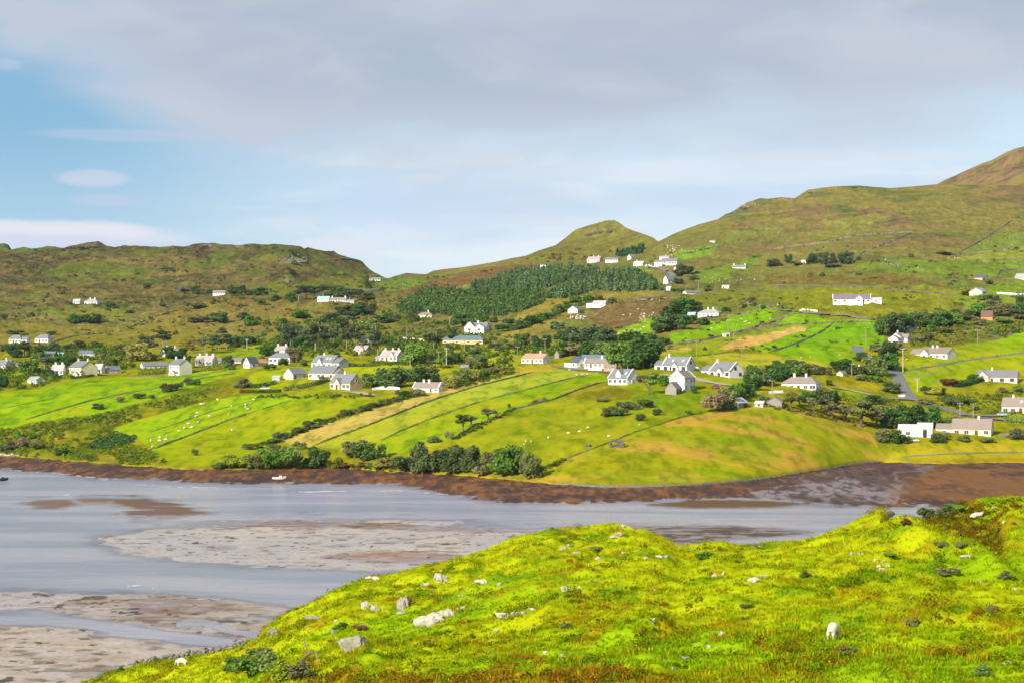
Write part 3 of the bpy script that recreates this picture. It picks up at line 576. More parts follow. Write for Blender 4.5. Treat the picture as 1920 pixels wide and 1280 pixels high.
# ---- grass blades over the near hill: nobody could count them
def screen_points(n, umin=-300, umax=2500, vmax=1420):
    u = rng.uniform(umin, umax, n); s = interp1(u, NSKY); v = s+(vmax-s)*rng.random(n)**1.0
    c = np.clip(np.round((u-NU[0])/4).astype(int), 0, len(NU)-1); vs = nV[:, c]   # rows run from the near foot to the crest
    t = 1-np.sqrt(np.clip((v-s)/(2600-s), 0, 1)); j = np.clip((t*(NN-1)).astype(int), 0, NN-2)
    j = np.clip(j, 0, NN-1); y = nY[j, c]; x = (u-960)*y/F
    return u, v, x, y, nZ[j, c], NC[j, c], q1[j, c], q2[j, c], org[j, c], gul[j, c]
def blades(name, n, per, hgt, wid, colf, mat, spread=.16, lean=.5, keep=None):
    u, v, x, y, z, c, a, b, og, gl = screen_points(n)
    if keep is not None:
        k = keep(u, v, x, y, a, b, og, gl); x, y, z, c, a, b, u, v, og, gl = [q[k] for q in (x, y, z, c, a, b, u, v, og, gl)]
    n = len(x); hs = hgt*rng.uniform(.55, 1.35, n); cs = colf(c, a, b, n, og, gl)
    R = lambda lo, hi: rng.uniform(lo, hi, (n, per))
    ang = R(0, 2*pi); rr = spread*np.sqrt(R(0, 1))*(hs/hgt)[:, None]; bx = x[:, None]+rr*np.cos(ang); by = y[:, None]+rr*np.sin(ang); bz = z[:, None]-.03+0*bx
    hh = hs[:, None]*R(.6, 1.15); la = ang+R(-.8, .8); ll = hh*lean*R(.2, 1.1); tx = bx+ll*np.cos(la); ty = by+ll*np.sin(la); tz = bz+hh
    fa = R(0, 2*pi); w2 = wid*R(.6, 1.3); px = np.cos(fa)*w2; py = np.sin(fa)*w2*.6
    mx = bx*.45+tx*.55-.15*ll*np.cos(la); my = by*.45+ty*.55-.15*ll*np.sin(la); mz = bz+.62*hh
    P = np.stack([np.stack([bx-px, by-py, bz], -1), np.stack([bx+px, by+py, bz], -1), np.stack([mx+px*.8, my+py*.8, mz], -1), np.stack([tx, ty, tz], -1), np.stack([mx-px*.8, my-py*.8, mz], -1)], 2)
    co = P.reshape(-1, 3); k = n*per; i = np.arange(k)[:, None]*5
    q = np.concatenate([i+np.array([[0, 1, 2, 4]]), i+np.array([[4, 2, 3, 3]])], 0)
    tri = np.concatenate([i+np.array([[0, 1, 2]]), i+np.array([[0, 2, 4]]), i+np.array([[4, 2, 3]])], 0)
    cc_ = np.repeat((cs[:, None, :]*rng.uniform(.65, 1.35, (n, per, 1))).reshape(-1, 3), 5, 0)
    return big_mesh(name, co, tri, mat, np.clip(cc_, .003, .8), smooth=False)
GM = col_leaf_mat('grass_blade', .5)
def gcol(c, a, b, n, og, gl): return c*rng.uniform(.85, 1.3, (n, 1))
tag(blades('grass', 118000, 5, .20, .035, gcol, GM, .22, .6), 'short yellow green grass covering the near hillside', kind='stuff')
def rcol(c, a, b, n, og, gl):
    base = np.array([alb((150, 186, 10)), alb((204, 200, 20)), alb((128, 156, 18)), alb((190, 150, 34)), alb((176, 192, 14))])*1.3
    i = rng.integers(0, 5, n); i = np.where((og > .3) & (rng.random(n) < .45), 3, i); i = np.where((gl > .3) & (rng.random(n) < .5), 2, i); return base[i]*rng.uniform(.7, 1.2, (n, 1))
tag(blades('rushes', 22000, 9, .38, .03, rcol, GM, .3, .45, keep=lambda u, v, x, y, a, b, og, gl: (fbm(x, y, 5, 3, 120)+.55*og+.4*gl) > .56), 'tufts of tall rushes and coarse grass on the near hillside', kind='stuff')

def leaf_clumps(name, u, v, x, y, z, wid, hgt, leaf, per, base, mat, flat=.55):
    """low leafy mounds: small leaf faces spread through half-domes"""
    n = len(x); R = lambda lo, hi, *k: rng.uniform(lo, hi, (n, per)+k); i = rng.integers(0, len(base), (n, 1)); i = np.where(rng.random((n, per)) < .25, rng.integers(0, len(base), (n, per)), i)
    a = R(0, 2*pi); q = np.sqrt(R(0, 1)); zz = np.sqrt(np.clip(1-q*q, 0, 1))*R(.25, 1.05)
    cx = x[:, None]+wid[:, None]*.5*q*np.cos(a); cy = y[:, None]+wid[:, None]*.5*q*np.sin(a); cz = z[:, None]+hgt[:, None]*zz
    d = rng.normal(size=(n, per, 3)); e = rng.normal(size=(n, per, 3)); d[..., 2] *= flat; e[..., 2] *= flat
    d /= np.linalg.norm(d, axis=-1, keepdims=True); e -= (e*d).sum(-1, keepdims=True)*d; e /= np.linalg.norm(e, axis=-1, keepdims=True)
    l = leaf*R(.6, 1.4, 1); P = np.stack([cx, cy, cz], -1)[..., None, :]; d = d*l; e = e*l*.6
    co = np.concatenate([P-d[..., None, :], P+e[..., None, :], P+d[..., None, :], P-e[..., None, :]], 2).reshape(-1, 3)
    cs = np.repeat((base[i]*rng.uniform(.7, 1.25, (n, per, 1))).reshape(-1, 3), 4, 0)
    return big_mesh(name, co, np.arange(len(co)).reshape(-1, 4), mat, np.clip(cs, .003, .8), smooth=False)
def near_clumps(name, n, keepf, w, h, leaf, per, base, mat=None):
    u, v, x, y, z, c, a, b, og, gl = screen_points(n); k = keepf(u, v, x, y, og, gl); x, y, z, u, v = x[k], y[k], z[k], u[k], v[k]
    s = rng.uniform(.5, 1.5, len(x)); return leaf_clumps(name, u, v, x, y, z, w*s, h*s*rng.uniform(.7, 1.2, len(x)), leaf, per, np.array([alb(q) for q in base]), mat or GM)
tag(near_clumps('bracken', 5400, lambda u, v, x, y, og, gl: (fbm(x, y, 4.5, 3, 121)+.30*og+.3*gl) > .63, .9, .42, .08, 50, [(206, 140, 34), (168, 130, 34), (140, 146, 24), (216, 156, 44), (166, 160, 24)]), 'rusty bracken clumps among the grass of the near hillside', kind='stuff')
tag(near_clumps('herbs', 6700, lambda u, v, x, y, og, gl: (fbm(x, y, 3.6, 3, 125)+.35*gl-.2*og) > .575, 1.0, .42, .08, 50, [(132, 162, 18), (156, 180, 14), (110, 138, 22), (168, 184, 16), (140, 140, 24)]), 'dark green docks, thistles and herbs among the near grass', kind='stuff')

tag(near_clumps('bracken', 88000, lambda u, v, x, y, og, gl: ((gl > .25) & (rng.random(len(u)) < .75)) | ((og > .4) & (rng.random(len(u)) < .09)) | ((np.abs(v-interp1(u, [(1640, 965), (1700, 955), (1800, 948), (1920, 958)])) < 14) & (u > 1660) & (rng.random(len(u)) < .3)), .9, .5, .085, 44, [(170, 124, 34), (134, 132, 28), (112, 126, 28), (196, 138, 38), (110, 100, 32)]), 'dark bracken in the hollow and orange bracken along the bottom of the near hillside', kind='stuff')
# ------------------------------------------------------------------ houses
WALLC = {'white': (.62, .63, .64), 'cream': (.62, .56, .40), 'yellow': (.62, .57, .34), 'pink': (.60, .50, .45), 'tan': (.50, .38, .20), 'stone': (.24, .23, .21), 'grey': (.36, .37, .38), 'orange': (.62, .26, .10), 'salmon': (.60, .27, .15), 'brown': (.20, .14, .10), 'ivory': (.60, .57, .50)}
ROOFC = {'slate': (.155, .165, .185), 'dark': (.075, .085, .11), 'light': (.30, .31, .33), 'blue': (.10, .15, .20), 'pale': (.44, .44, .45), 'purple': (.16, .13, .18), 'tile': (.40, .21, .14), 'browntile': (.22, .18, .16), 'pinkslate': (.34, .28, .29), 'rust': (.16, .09, .08), 'teal': (.25, .40, .42)}
for k_, c_ in WALLC.items(): M['w_'+k_] = simple('wall_'+k_, c_, .9, .07, .6, .1, .01, stain=tuple(x*.78 for x in c_))
for k_, c_ in ROOFC.items(): M['r_'+k_] = simple('roof_'+k_, c_, .65, .16, 1.3, .3, .03, stain=tuple(x*.8 for x in c_))
M['glass'] = simple('window_glass', (.045, .05, .06), .25, .3, .5, .5)
for k_, c_ in {'white': (.7, .7, .7), 'brown': (.10, .05, .03), 'red': (.30, .03, .03), 'blue': (.03, .07, .22), 'black': (.02, .02, .022), 'green': (.03, .12, .06)}.items(): M['p_'+k_] = simple('paint_'+k_, c_, .5, .08)
M['pot'] = simple('clay_pot', (.36, .15, .08), .8)
LAND = []                                   # (short phrase, photo column, row) of things others are described by
def house(name, label, cat, u0, um, u1, vb, vt, mirror=False, wall='white', roof='slate', eave=.5, hip=False, ch=(), front='wdww', up='', gab='', ex=(), r=1.8, trim='white', verge=False, short=None, door='brown', gwall=None, D=None, group=None):
    a, g = (um-u0, u1-um) if not mirror else (u1-um, um-u0)
    P = ground(um, vb); s = P.y/F; sgn = 1 if not mirror else -1
    th = atan2(g*r, max(a, 1e-3))*1.0 if g > 0 else 0.0
    L = a*s/cos(th) if a > g*.3 else g*s/sin(th)*r; D = D or L/r
    h = (vb-vt)*s; he = h*eave; rot = -sgn*th
    near = Vector((sgn*L/2, -D/2, 0)); R = Matrix.Rotation(rot, 3, 'Z'); org = P-R@near
    root = empty(name, org, rot); tag(root, label, cat, group); det = (u1-u0) > 24
    mw, mr = M['w_'+wall], M['r_'+roof]; sc = min(1.25, max(.6, he/2.6 if not up else he/5.0))
    def gablebody(cx, cy, l, d, e, rg, alongx, mat, rmat, nm='wall', hipped=False, ov=.3, base=-1.6):
        b = MB(); X, Y = l/2, d/2
        if hipped: b.box((cx, cy, (e+base)/2), (l, d, e-base))
        elif alongx:
            b.add([(cx-X, cy-Y, base), (cx-X, cy+Y, base), (cx-X, cy+Y, e), (cx-X, cy, rg), (cx-X, cy-Y, e), (cx+X, cy-Y, base), (cx+X, cy+Y, base), (cx+X, cy+Y, e), (cx+X, cy, rg), (cx+X, cy-Y, e)],
                  [(0, 4, 3, 2, 1), (5, 6, 7, 8, 9), (0, 5, 9, 4), (1, 2, 7, 6), (4, 9, 8, 3), (2, 3, 8, 7), (0, 1, 6, 5)])
        else:
            b.add([(cx-X, cy-Y, base), (cx+X, cy-Y, base), (cx+X, cy-Y, e), (cx, cy-Y, rg), (cx-X, cy-Y, e), (cx-X, cy+Y, base), (cx+X, cy+Y, base), (cx+X, cy+Y, e), (cx, cy+Y, rg), (cx-X, cy+Y, e)],
                  [(0, 1, 2, 3, 4), (5, 9, 8, 7, 6), (0, 4, 9, 5), (1, 6, 7, 2), (4, 3, 8, 9), (3, 2, 7, 8), (0, 5, 6, 1)])
        wo = b.build(nm, mat, root); rb = MB(); tk = .16; up_ = .05
        if hipped:
            hx = min(Y*.85, X*.8); o = ov
            rb.add([(cx-X-o, cy-Y-o, e), (cx+X+o, cy-Y-o, e), (cx+X+o, cy+Y+o, e), (cx-X-o, cy+Y+o, e), (cx-X-o, cy-Y-o, e+.15), (cx+X+o, cy-Y-o, e+.15), (cx+X+o, cy+Y+o, e+.15), (cx-X-o, cy+Y+o, e+.15), (cx-X+hx, cy, rg), (cx+X-hx, cy, rg)],
                   [(3, 2, 1, 0), (0, 1, 5, 4), (1, 2, 6, 5), (2, 3, 7, 6), (3, 0, 4, 7), (4, 5, 9, 8), (6, 7, 8, 9), (5, 6, 9), (7, 4, 8)])
        else:
            w2 = Y if alongx else X; ln = (X if alongx else Y); k = (rg-e)/w2; el_ = e-k*ov; eo = .22
            for q in (-1, 1):
                pts_ = []
                for dz_ in (up_, up_+tk):
                    for (aa, ww, zz) in ((-ln-eo, w2+ov, el_), (ln+eo, w2+ov, el_), (ln+eo, 0, rg), (-ln-eo, 0, rg)):
                        pts_.append((cx+aa, cy+q*ww, zz+dz_) if alongx else (cx+q*ww, cy+aa, zz+dz_))
                rb.hexa(pts_)
        ro = rb.build('roof', rmat, root); return wo, ro
    wo, ro = gablebody(0, 0, L, D, he, h, True, mw, mr, hipped=hip)
    if gwall:                                # end wall of another colour; on some houses that colour carries gable shade
        x = sgn*(L/2+.03); MB().add([(x, -D/2+.02, -1.5), (x, D/2-.02, -1.5), (x, D/2-.02, he-.1), (x, 0, h-.12), (x, -D/2+.02, he-.1), (x-sgn*.05, -D/2+.02, -1.5), (x-sgn*.05, D/2-.02, -1.5), (x-sgn*.05, D/2-.02, he-.1), (x-sgn*.05, 0, h-.12), (x-sgn*.05, -D/2+.02, he-.1)],
            [(0, 1, 2, 3, 4), (9, 8, 7, 6, 5), (0, 5, 6, 1), (1, 6, 7, 2), (2, 7, 8, 3), (3, 8, 9, 4), (4, 9, 5, 0)]).build('gable_tone', M['w_'+gwall], wo)
    if verge and not hip:
        k = (h-he)/(D/2)
        for ex_ in (-1, 1):
            b = MB()
            for q in (-1, 1):
                x0, x1 = ex_*(L/2-.12), ex_*(L/2+.3); pts_ = []
                for dz_ in (.1, .36): pts_ += [(x0, q*(D/2+.3), he-k*.3+dz_), (x1, q*(D/2+.3), he-k*.3+dz_), (x1, 0, h+dz_), (x0, 0, h+dz_)]
                b.hexa(pts_)
            b.build('gable_coping', M['w_white'], ro)
    for cx in ch:
        c = MB().box((cx*(L/2-.5), 0, h+.35), (.85, .65, 1.6)).box((cx*(L/2-.5), 0, h+1.2), (1.0, .8, .16)).build('chimney', mw, root)
        MB().tube([(cx*(L/2-.5), 0, h+1.2), (cx*(L/2-.5), 0, h+1.65)], .14).build('chimney_pot', M['pot'], c)
    def opening(x, y, z, ww, hh, ny, kind):
        """a window or door; ny = -1 on the front, otherwise the end wall it sits on"""
        fm = M['p_'+trim] if kind == 'w' else M['p_'+door]
        b, p_ = MB(), MB()
        if ny == -1:
            if kind == 'w':
                fw = .12
                for q in (-1, 1):
                    b.box((x+q*(ww/2), y-.05, z), (fw, .16, hh+fw)); b.box((x, y-.05, z+q*hh/2), (ww-fw, .16, fw))
                b.box((x, y-.04, z), (.08, .1, hh-fw)); p_.box((x, y-.01, z), (ww-fw, .08, hh-fw))
            else: b.box((x, y-.03, z), (ww, .12, hh))
        else:
            if kind == 'w':
                fw = .12
                for q in (-1, 1):
                    b.box((x+ny*.05, y+q*ww/2, z), (.16, fw, hh+fw)); b.box((x+ny*.05, y, z+q*hh/2), (.16, ww-fw, fw))
                p_.box((x+ny*.01, y, z), (.08, ww-fw, hh-fw))
            else: b.box((x+ny*.03, y, z), (.12, ww, hh))
        if kind == 'd': return b.build('door', fm, root)
        if det:
            o = b.build('window', fm, root); p_.build('pane', M['glass'], o); return o
        return p_.build('window', M['glass'], root)
    n = len(front)
    for i, ccc in enumerate(front):
        x = -L/2+(i+.5)*L/n
        if ccc in 'wW': opening(x, -D/2, he*(.52 if not up else .27), (1.5 if ccc == 'w' else 2.3)*sc, 1.25*sc*(1 if not up else 1.1), -1, 'w')
        elif ccc == 'd': opening(x, -D/2, he*(.39 if not up else .2), 1.05*sc, he*(.78 if not up else .4), -1, 'd')
        elif ccc == 'G': MB().box((x, -D/2-.02, he*.42), (min(3.4, L/n*.8), .12, he*.84)).build('door', M['p_black'], root)
    for i, ccc in enumerate(up):
        if ccc == 'w': opening(-L/2+(i+.5)*L/len(up), -D/2, he*.76, 1.25*sc, 1.25*sc, -1, 'w')
    m = len(gab)
    for i, ccc in enumerate(gab):
        y = -D/2+(i+.5)*D/m
        if ccc == 'w': opening(sgn*(L/2+(.04 if gwall else 0)), y, he*(.5 if not up else .3), 1.1*sc, 1.1*sc, sgn, 'w')
        elif ccc == 'u': opening(sgn*(L/2+(.04 if gwall else 0)), y*.4, he+(h-he)*.28, 1.0*sc, 1.1*sc, sgn, 'w')
        elif ccc == 'd': opening(sgn*(L/2+(.04 if gwall else 0)), y, he*.38, 1.0*sc, he*.76, sgn, 'd')
    for e in ex:
        if e[0] == 'porch':
            _, xf, wf, df, hf = e[:5]; ww, dd, hh = wf*L, df*D, hf*h; x = xf*L/2; yb = -D/2*.05 if hf > eave else -D/2
            gablebody(x, (-D/2-dd+yb)/2, ww, (yb+D/2+dd), min(he*.98, hh*.62), hh, False, M['w_'+(e[5] if len(e) > 5 else wall)], mr, 'porch')
            if len(e) > 6: opening(x, -D/2-dd, min(he*.98, hh*.62)*.42, 1.0*sc, min(he, hh*.62)*.8, -1, 'd')
            else: opening(x, -D/2-dd, min(he*.98, hh*.62)*.55, 1.3*sc, 1.2*sc, -1, 'w')
        elif e[0] == 'dormer':
            x = e[1]*L/2; ww = e[2]; z0 = he+.15; yy = -D/2+.15
            gablebody(x, (yy-.1)/2, ww, -yy+.1, he+(h-he)*.55, h*.985, False, mw, mr, 'dormer', ov=.15, base=he-.4)
            opening(x, yy, he+(h-he)*.3, ww*.55, 1.0, -1, 'w')
        elif e[0] == 'annex':
            _, sd, px, hf = e[:4]; l = px*s/cos(th); wl = e[4] if len(e) > 4 else wall; rf = e[5] if len(e) > 5 else roof; hh = h*hf; d2 = D*(e[6] if len(e) > 6 else .82)
            gablebody(sd*(L/2+l/2+.01), (D-d2)*-.3, l, d2, min(hh*.62, he*.98), hh, True, M['w_'+wl], M['r_'+rf], 'annex')
            if l > 3: opening(sd*(L/2+l/2), -d2/2+(D-d2)*-.3, min(hh*.62, he)*.52, 1.3*sc, 1.1*sc, -1, 'w')
        elif e[0] == 'wing':                  # a cross wing coming forward with its gable to the front
            _, xf, wf, df, hf = e[:5]; ww, dd, hh = wf*L, df*D, hf*h; x = xf*(L/2-ww/2)
            gablebody(x, (-D/2-dd)/2+D*.05, ww, D/2+dd+D*.1, he*.97, hh, False, mw, M['r_'+(e[5] if len(e) > 5 else roof)], 'wing')
            opening(x, -D/2-dd+D*.05-D*.05, he*.5, 1.4*sc, 1.2*sc, -1, 'w')
        elif e[0] == 'sky':
            k = (h-he)/(D/2)
            for xf in e[1:]:
                y = -D*.26; z = he+(D/2+y)*k; MB().hexa([(xf*L/2+aa, y+bb, z+bb*k+cc_) for cc_ in (.05, .32) for aa, bb in ((-.45, -.5), (.45, -.5), (.45, .5), (-.45, .5))]).build('skylight', M['r_pale'], ro)
        elif e[0] == 'flatbox':
            _, sd, px, hf = e[:4]; l = px*s/cos(th); MB().box((sd*(L/2+l/2+.01), -D*.1, h*hf/2-.7), (l, D*.7, h*hf+1.4)).build('flat_roofed_annex', mw, root)
    if short: LAND.append((short, (u0+u1)/2, vb))
    return root
Hs = house
# left part of the village
Hs('shed', 'small white shed with grey roof beside a hipped cottage on the left moor', 'shed', 136, 149, 151, 570, 561, roof='light', front='ww', short='white moor shed')
Hs('cottage', 'long white hipped cottage alone high on the left moor', 'cottage', 157, 182, 184, 571, 561, hip=True, ch=(-.3, .5), roof='light', front='wwdw', short='white moor cottage')
Hs('cottage', 'low white cottage against dark trees high on the left hillside', 'cottage', 399, 422, 422, 552, 545, roof='browntile', front='wwdww', r=3, short='highest left cottage')
Hs('bungalow', 'white hipped bungalow with a lower wing, leftmost of two on the moor edge', 'bungalow', 15, 39, 42, 643, 628, hip=True, front='wdww', ex=[('annex', 1, 12, .7)], short='leftmost hipped bungalow')
Hs('bungalow', 'white hipped bungalow without a wing, right one of two on the moor edge', 'bungalow', 62, 90, 97, 642, 627, hip=True, front='wdww', gab='w', short='right hipped bungalow')
Hs('barn', 'pale walled barn with dark blue barrel coloured roof behind the yellow house', 'barn', 145, 178, 181, 669, 657, wall='grey', roof='blue', eave=.58, front='---', r=2.2, short='blue roofed barn')
Hs('barn', 'dark sided barn with deep blue roof half hidden by trees at left', 'barn', 80, 102, 105, 668, 659, wall='brown', roof='blue', eave=.5, front='--', short='dark left barn')
Hs('shed', 'small shed with pale blue roof beside the dark left barn', 'shed', 106, 118, 120, 666, 661, wall='grey', roof='teal', front='-', r=2)
Hs('house', 'grey roofed house cut by the left edge of the view', 'house', -14, 10, 18, 691, 675, wall='pink', front='wdw', ch=(.8,))
Hs('house', 'flat looking cream house with square block beside the left edge', 'house', 9, 20, 23, 688, 675, wall='cream', eave=.8, front='ww', r=1.4)
Hs('cottage', 'small cream hipped cottage with grey roof at the far left', 'cottage', 20, 40, 43, 690, 679, wall='cream', hip=True, front='wdw', short='small cream hipped cottage')
Hs('house', 'pale two storey yellow house with two small porches and two chimneys', 'house', 121, 152, 177, 706, 677, wall='yellow', eave=.62, ch=(-.75, .92), front='wdw', up='www', ex=[('porch', -.28, .34, .16, .36), ('porch', .36, .3, .14, .34)], r=1.35, short='yellow two-storey house', gab='--')
Hs('house', 'white house with grey roof just left of the yellow two storey house', 'house', 95, 118, 121, 703, 684, roof='light', ch=(-.6, .8), front='wdw', short=None)
Hs('shed', 'dark grey roofed shed left of the yellow two storey house', 'shed', 79, 94, 97, 704, 693, wall='stone', roof='dark', front='--')
Hs('shed', 'white block shed with pale roof nearest the left shore fields', 'shed', 46, 68, 80, 720, 706, roof='light', eave=.6, front='-d-', short='white shore shed')
Hs('house', 'grey roofed house peeping out right of the yellow two storey house', 'house', 174, 190, 195, 700, 682, roof='light', front='ww', ex=[('sky', .2)])
Hs('cottage', 'small cream cottage with its gable to the left, grey roof', 'cottage', 193, 203, 223, 699, 686, mirror=True, wall='ivory', front='ww', gab='w', short='small cream gabled cottage')
Hs('bungalow', 'long low bungalow with grey roof and white gable behind clipped hedge', 'bungalow', 260, 268, 311, 691, 679, mirror=True, wall='ivory', front='wwdww', gab='w', r=3.2, short='long hedged bungalow')
Hs('house', 'white two storey house with two tall chimneys above bright pasture', 'house', 312, 336, 357, 703, 673, wall='white', eave=.66, ch=(-.92, .92), front='wdw', up='www', ex=[('porch', -.05, .5, .2, .3)], r=1.25, trim='white', short='white chimneyed two-storey house', gwall='ivory')
Hs('house', 'white house with lean wing half lost among village trees', 'house', 299, 309, 332, 668, 652, mirror=True, roof='light', ch=(-.4, .9), front='ww', gab='w', r=1.8)
Hs('cottage', 'long white cottage with pale pink slates and chimneys behind a hedge', 'cottage', 364, 398, 404, 684, 667, roof='pinkslate', ch=(-.8, .1, .9), front='wwdww', short='pink slated cottage')
Hs('shed', 'long low slate roofed outbuilding behind the clipped conifer hedge', 'outbuilding', 404, 452, 456, 681, 671, wall='grey', roof='slate', front='----', r=4)
Hs('house', 'white gabled house with a lower tan wing under tiled roof', 'house', 455, 468, 482, 690, 669, mirror=True, roof='dark', front='w', gab='ww', ex=[('annex', 1, 16, .8, 'tan', 'tile')], r=1.2, short='white tan-sided house')
Hs('house', 'large white hipped house with broad plain grey roof', 'house', 502, 543, 551, 681, 661, hip=True, eave=.55, front='wwdww', short='broad hipped house')
Hs('cottage', 'small chimneyed cottage half hidden behind the broad hipped house', 'cottage', 513, 534, 543, 662, 649, ch=(-.9, .85), roof='pinkslate', front='ww')
Hs('house', 'big white house with grey roof, front gable and shaded right end', 'house', 580, 622, 642, 690, 666, eave=.46, ch=(-.3,), front='wdww', gab='u', gwall='tan', ex=[('porch', -.12, .22, .1, .8), ('annex', 1, 14, .78, 'grey'), ('sky', -.5, .3, .6)], r=1.9, short='big grey roofed house')  # tan end wall: the gable's shade is put into its colour
Hs('house', 'long cream house with brown shaded gable and attic window', 'house', 574, 625, 642, 711, 686, wall='cream', eave=.5, front='w-ww-w', gab='u', gwall='brown', ex=[('annex', 1, 8, .8)], r=2.3, short='long cream house')  # brown of the end wall is painted shade on the gable
Hs('cottage', 'small cream cottage with bright left gable and slate roof', 'cottage', 530, 549, 572, 711, 690, mirror=True, wall='cream', roof='slate', front='d-w', gab='-', r=1.3, short='small cream cottage')
Hs('house', 'cream house with tan gable and front gablet nearest the hedge', 'house', 615, 656, 678, 731, 701, wall='cream', eave=.47, ch=(-.1,), front='wwdww', gab='u', gwall='tan', ex=[('porch', -.12, .26, .16, .72, 'cream', 'd')], r=1.7, short='tan gabled cream house')
Hs('house', 'ornate old house with pink slates, steep gables and pale chimneys', 'house', 712, 744, 757, 677, 657, roof='pinkslate', wall='ivory', ch=(-.9, .1, .9), verge=True, front='wdww', gab='uw', ex=[('porch', .4, .3, .1, .85), ('annex', -1, 11, .5, 'white')], r=1.5, short='ornate pink slated house')
Hs('house', 'pinkish house with pale roof below a chimneyed cottage in the trees', 'house', 662, 686, 695, 664, 648, wall='pink', roof='pinkslate', front='w--w', ex=[('porch', .3, .4, .1, 1.0)], short='pinkish house')
Hs('cottage', 'grey roofed cottage with a tall chimney just above the pinkish house', 'cottage', 673, 692, 697, 645, 634, roof='light', wall='ivory', ch=(-.8,), front='ww')
Hs('house', 'tall white house with two steep front gables and a central chimney', 'house', 873, 912, 918, 623, 605, roof='slate', eave=.55, ch=(.05,), front='---', ex=[('wing', -.95, .5, .5, 1.08), ('wing', .8, .46, .4, .82)], r=1.6, short='tall twin gabled house')
Hs('barn', 'long tan hall with blue slate roof below the tall twin gabled house', 'hall', 829, 905, 911, 645, 629, wall='tan', roof='blue', eave=.5, front='w-w-w-w', hip=True, r=4, short='long slate roofed hall')
Hs('house', 'white house with pale teal roof before the dark tree belt', 'house', 594, 617, 619, 565, 556, roof='teal', front='wwww', r=3)
Hs('house', 'long white house with dark roof and chimneys before the dark tree belt', 'house', 618, 648, 651, 567, 558, roof='browntile', ch=(-.9, .9), front='wwdwww', r=3, ex=[('annex', 1, 16, .5, 'grey', 'light')], short='long tree belt house')
Hs('house', 'lone white house in the pass at the foot of the crag', 'house', 692, 713, 715, 527, 521, roof='slate', front='wwdw', r=3, short='white pass house')
Hs('cottage', 'cream cottage with brown hipped roof alone on the green slope', 'cottage', 783, 809, 813, 596, 585, wall='cream', roof='browntile', hip=True, ch=(.4,), front='wwdw', short='brown roofed cream cottage')
Hs('shed', 'small white shed glimpsed among leafy trees at mid slope', 'shed', 862, 876, 881, 699, 684, front='-w', r=1.3, short='white shed in trees')
Hs('cottage', 'low white cottage with slate roof, white copings and two chimneys', 'cottage', 773, 822, 831, 735, 717, roof='browntile', ch=(-.35, .1), verge=True, front='ww-dw', r=2.7, short='low coped cottage')
# middle
Hs('bungalow', 'white bungalow with a terracotta roof beside a green bank', 'bungalow', 978, 1018, 1034, 681, 663, roof='tile', eave=.52, ch=(.45,), front='wwdww', gab='w', r=2.1, short='terracotta roofed bungalow')
Hs('shed', 'little stone shed with a pointed gable among garden shrubs', 'shed', 1040, 1048, 1052, 671, 657, wall='stone', roof='browntile', front='-', r=1, mirror=True)
Hs('house', 'white house with dark roof and gable end beside a flat box annex', 'house', 1070, 1082, 1097, 689, 668, mirror=False, roof='dark', front='w', gab='w', ex=[('flatbox', -1, 12, .42)], r=1.0, short='flat annexed white house')
Hs('barn', 'dark roofed barn behind the long brown roofed cottage', 'barn', 1091, 1134, 1137, 676, 665, wall='stone', roof='blue', front='---', r=3)
Hs('cottage', 'long white cottage with brown grey roof and chimney below big trees', 'cottage', 1096, 1146, 1152, 689, 672, roof='browntile', ch=(.25, .9), front='wdwwww', verge=True, r=3, short='long brown roofed cottage')
Hs('shed', 'salmon painted shed with tiled roof beside the long cottage', 'shed', 1133, 1155, 1158, 694, 681, wall='salmon', roof='browntile', front='-w-', r=2, short='salmon shed')
Hs('house', 'white house with one big roof dormer above a brown heath', 'house', 1142, 1176, 1199, 721, 692, eave=.45, front='wwww', gab='w', ex=[('dormer', .05, 2.6), ('sky', .6)], r=1.5, trim='white', verge=True, short='white dormer house')
Hs('house', 'white coped house with lower left wing and dark windows', 'house', 1245, 1287, 1306, 697, 669, eave=.47, ch=(-.85,), verge=True, front='wwdw', gab='u', ex=[('porch', .05, .24, .1, .62), ('annex', -1, 15, .76), ('sky', -.3, .55)], r=1.7, trim='brown', short='white coped house')
Hs('house', 'tall white house with stone outhouse before it and chimney', 'house', 1257, 1283, 1307, 732, 695, mirror=True, eave=.66, ch=(-.9, .9), roof='browntile', verge=True, front='w-ww', up='w-ww', gab='uu', r=1.3, short='tall white farmhouse')
Hs('shed', 'rough stone outhouse with dark slates in front of the tall farmhouse', 'outhouse', 1248, 1268, 1281, 740, 716, mirror=True, wall='stone', roof='browntile', front='dd', gab='-', r=1.3, short='stone outhouse')
Hs('house', 'white coped house with red windows, red door and lower left wing', 'house', 1335, 1368, 1397, 708, 679, eave=.47, ch=(-.95,), verge=True, front='wwdw', gab='uw', ex=[('porch', .1, .3, .12, .62), ('annex', -1, 15, .78)], r=1.45, trim='red', door='red', short='red windowed house')
Hs('barn', 'open fronted grey barn with corrugated roof on the green hump', 'barn', 1362, 1384, 1406, 767, 746, mirror=True, wall='stone', roof='pale', eave=.58, front='-G', gab='-', r=1.3, short='corrugated barn')
Hs('shed', 'narrow grey shed with a white framed window and pale roof', 'shed', 1416, 1431, 1436, 763, 752, wall='grey', roof='pale', eave=.7, front='w', r=1.4)
Hs('bungalow', 'large white bungalow with grey hipped roof and two white chimneys', 'bungalow', 1469, 1530, 1546, 732, 706, eave=.5, hip=True, ch=(-.42, .3), roof='browntile', front='wwdwW', gab='ww', r=1.9, trim='white', short='hipped white bungalow')
Hs('shed', 'low stone outbuilding with brown roof below the hipped white bungalow', 'outbuilding', 1438, 1466, 1477, 764, 744, mirror=True, wall='stone', roof='browntile', eave=.55, front='-w-', r=1.6, short='brown roofed outbuilding')
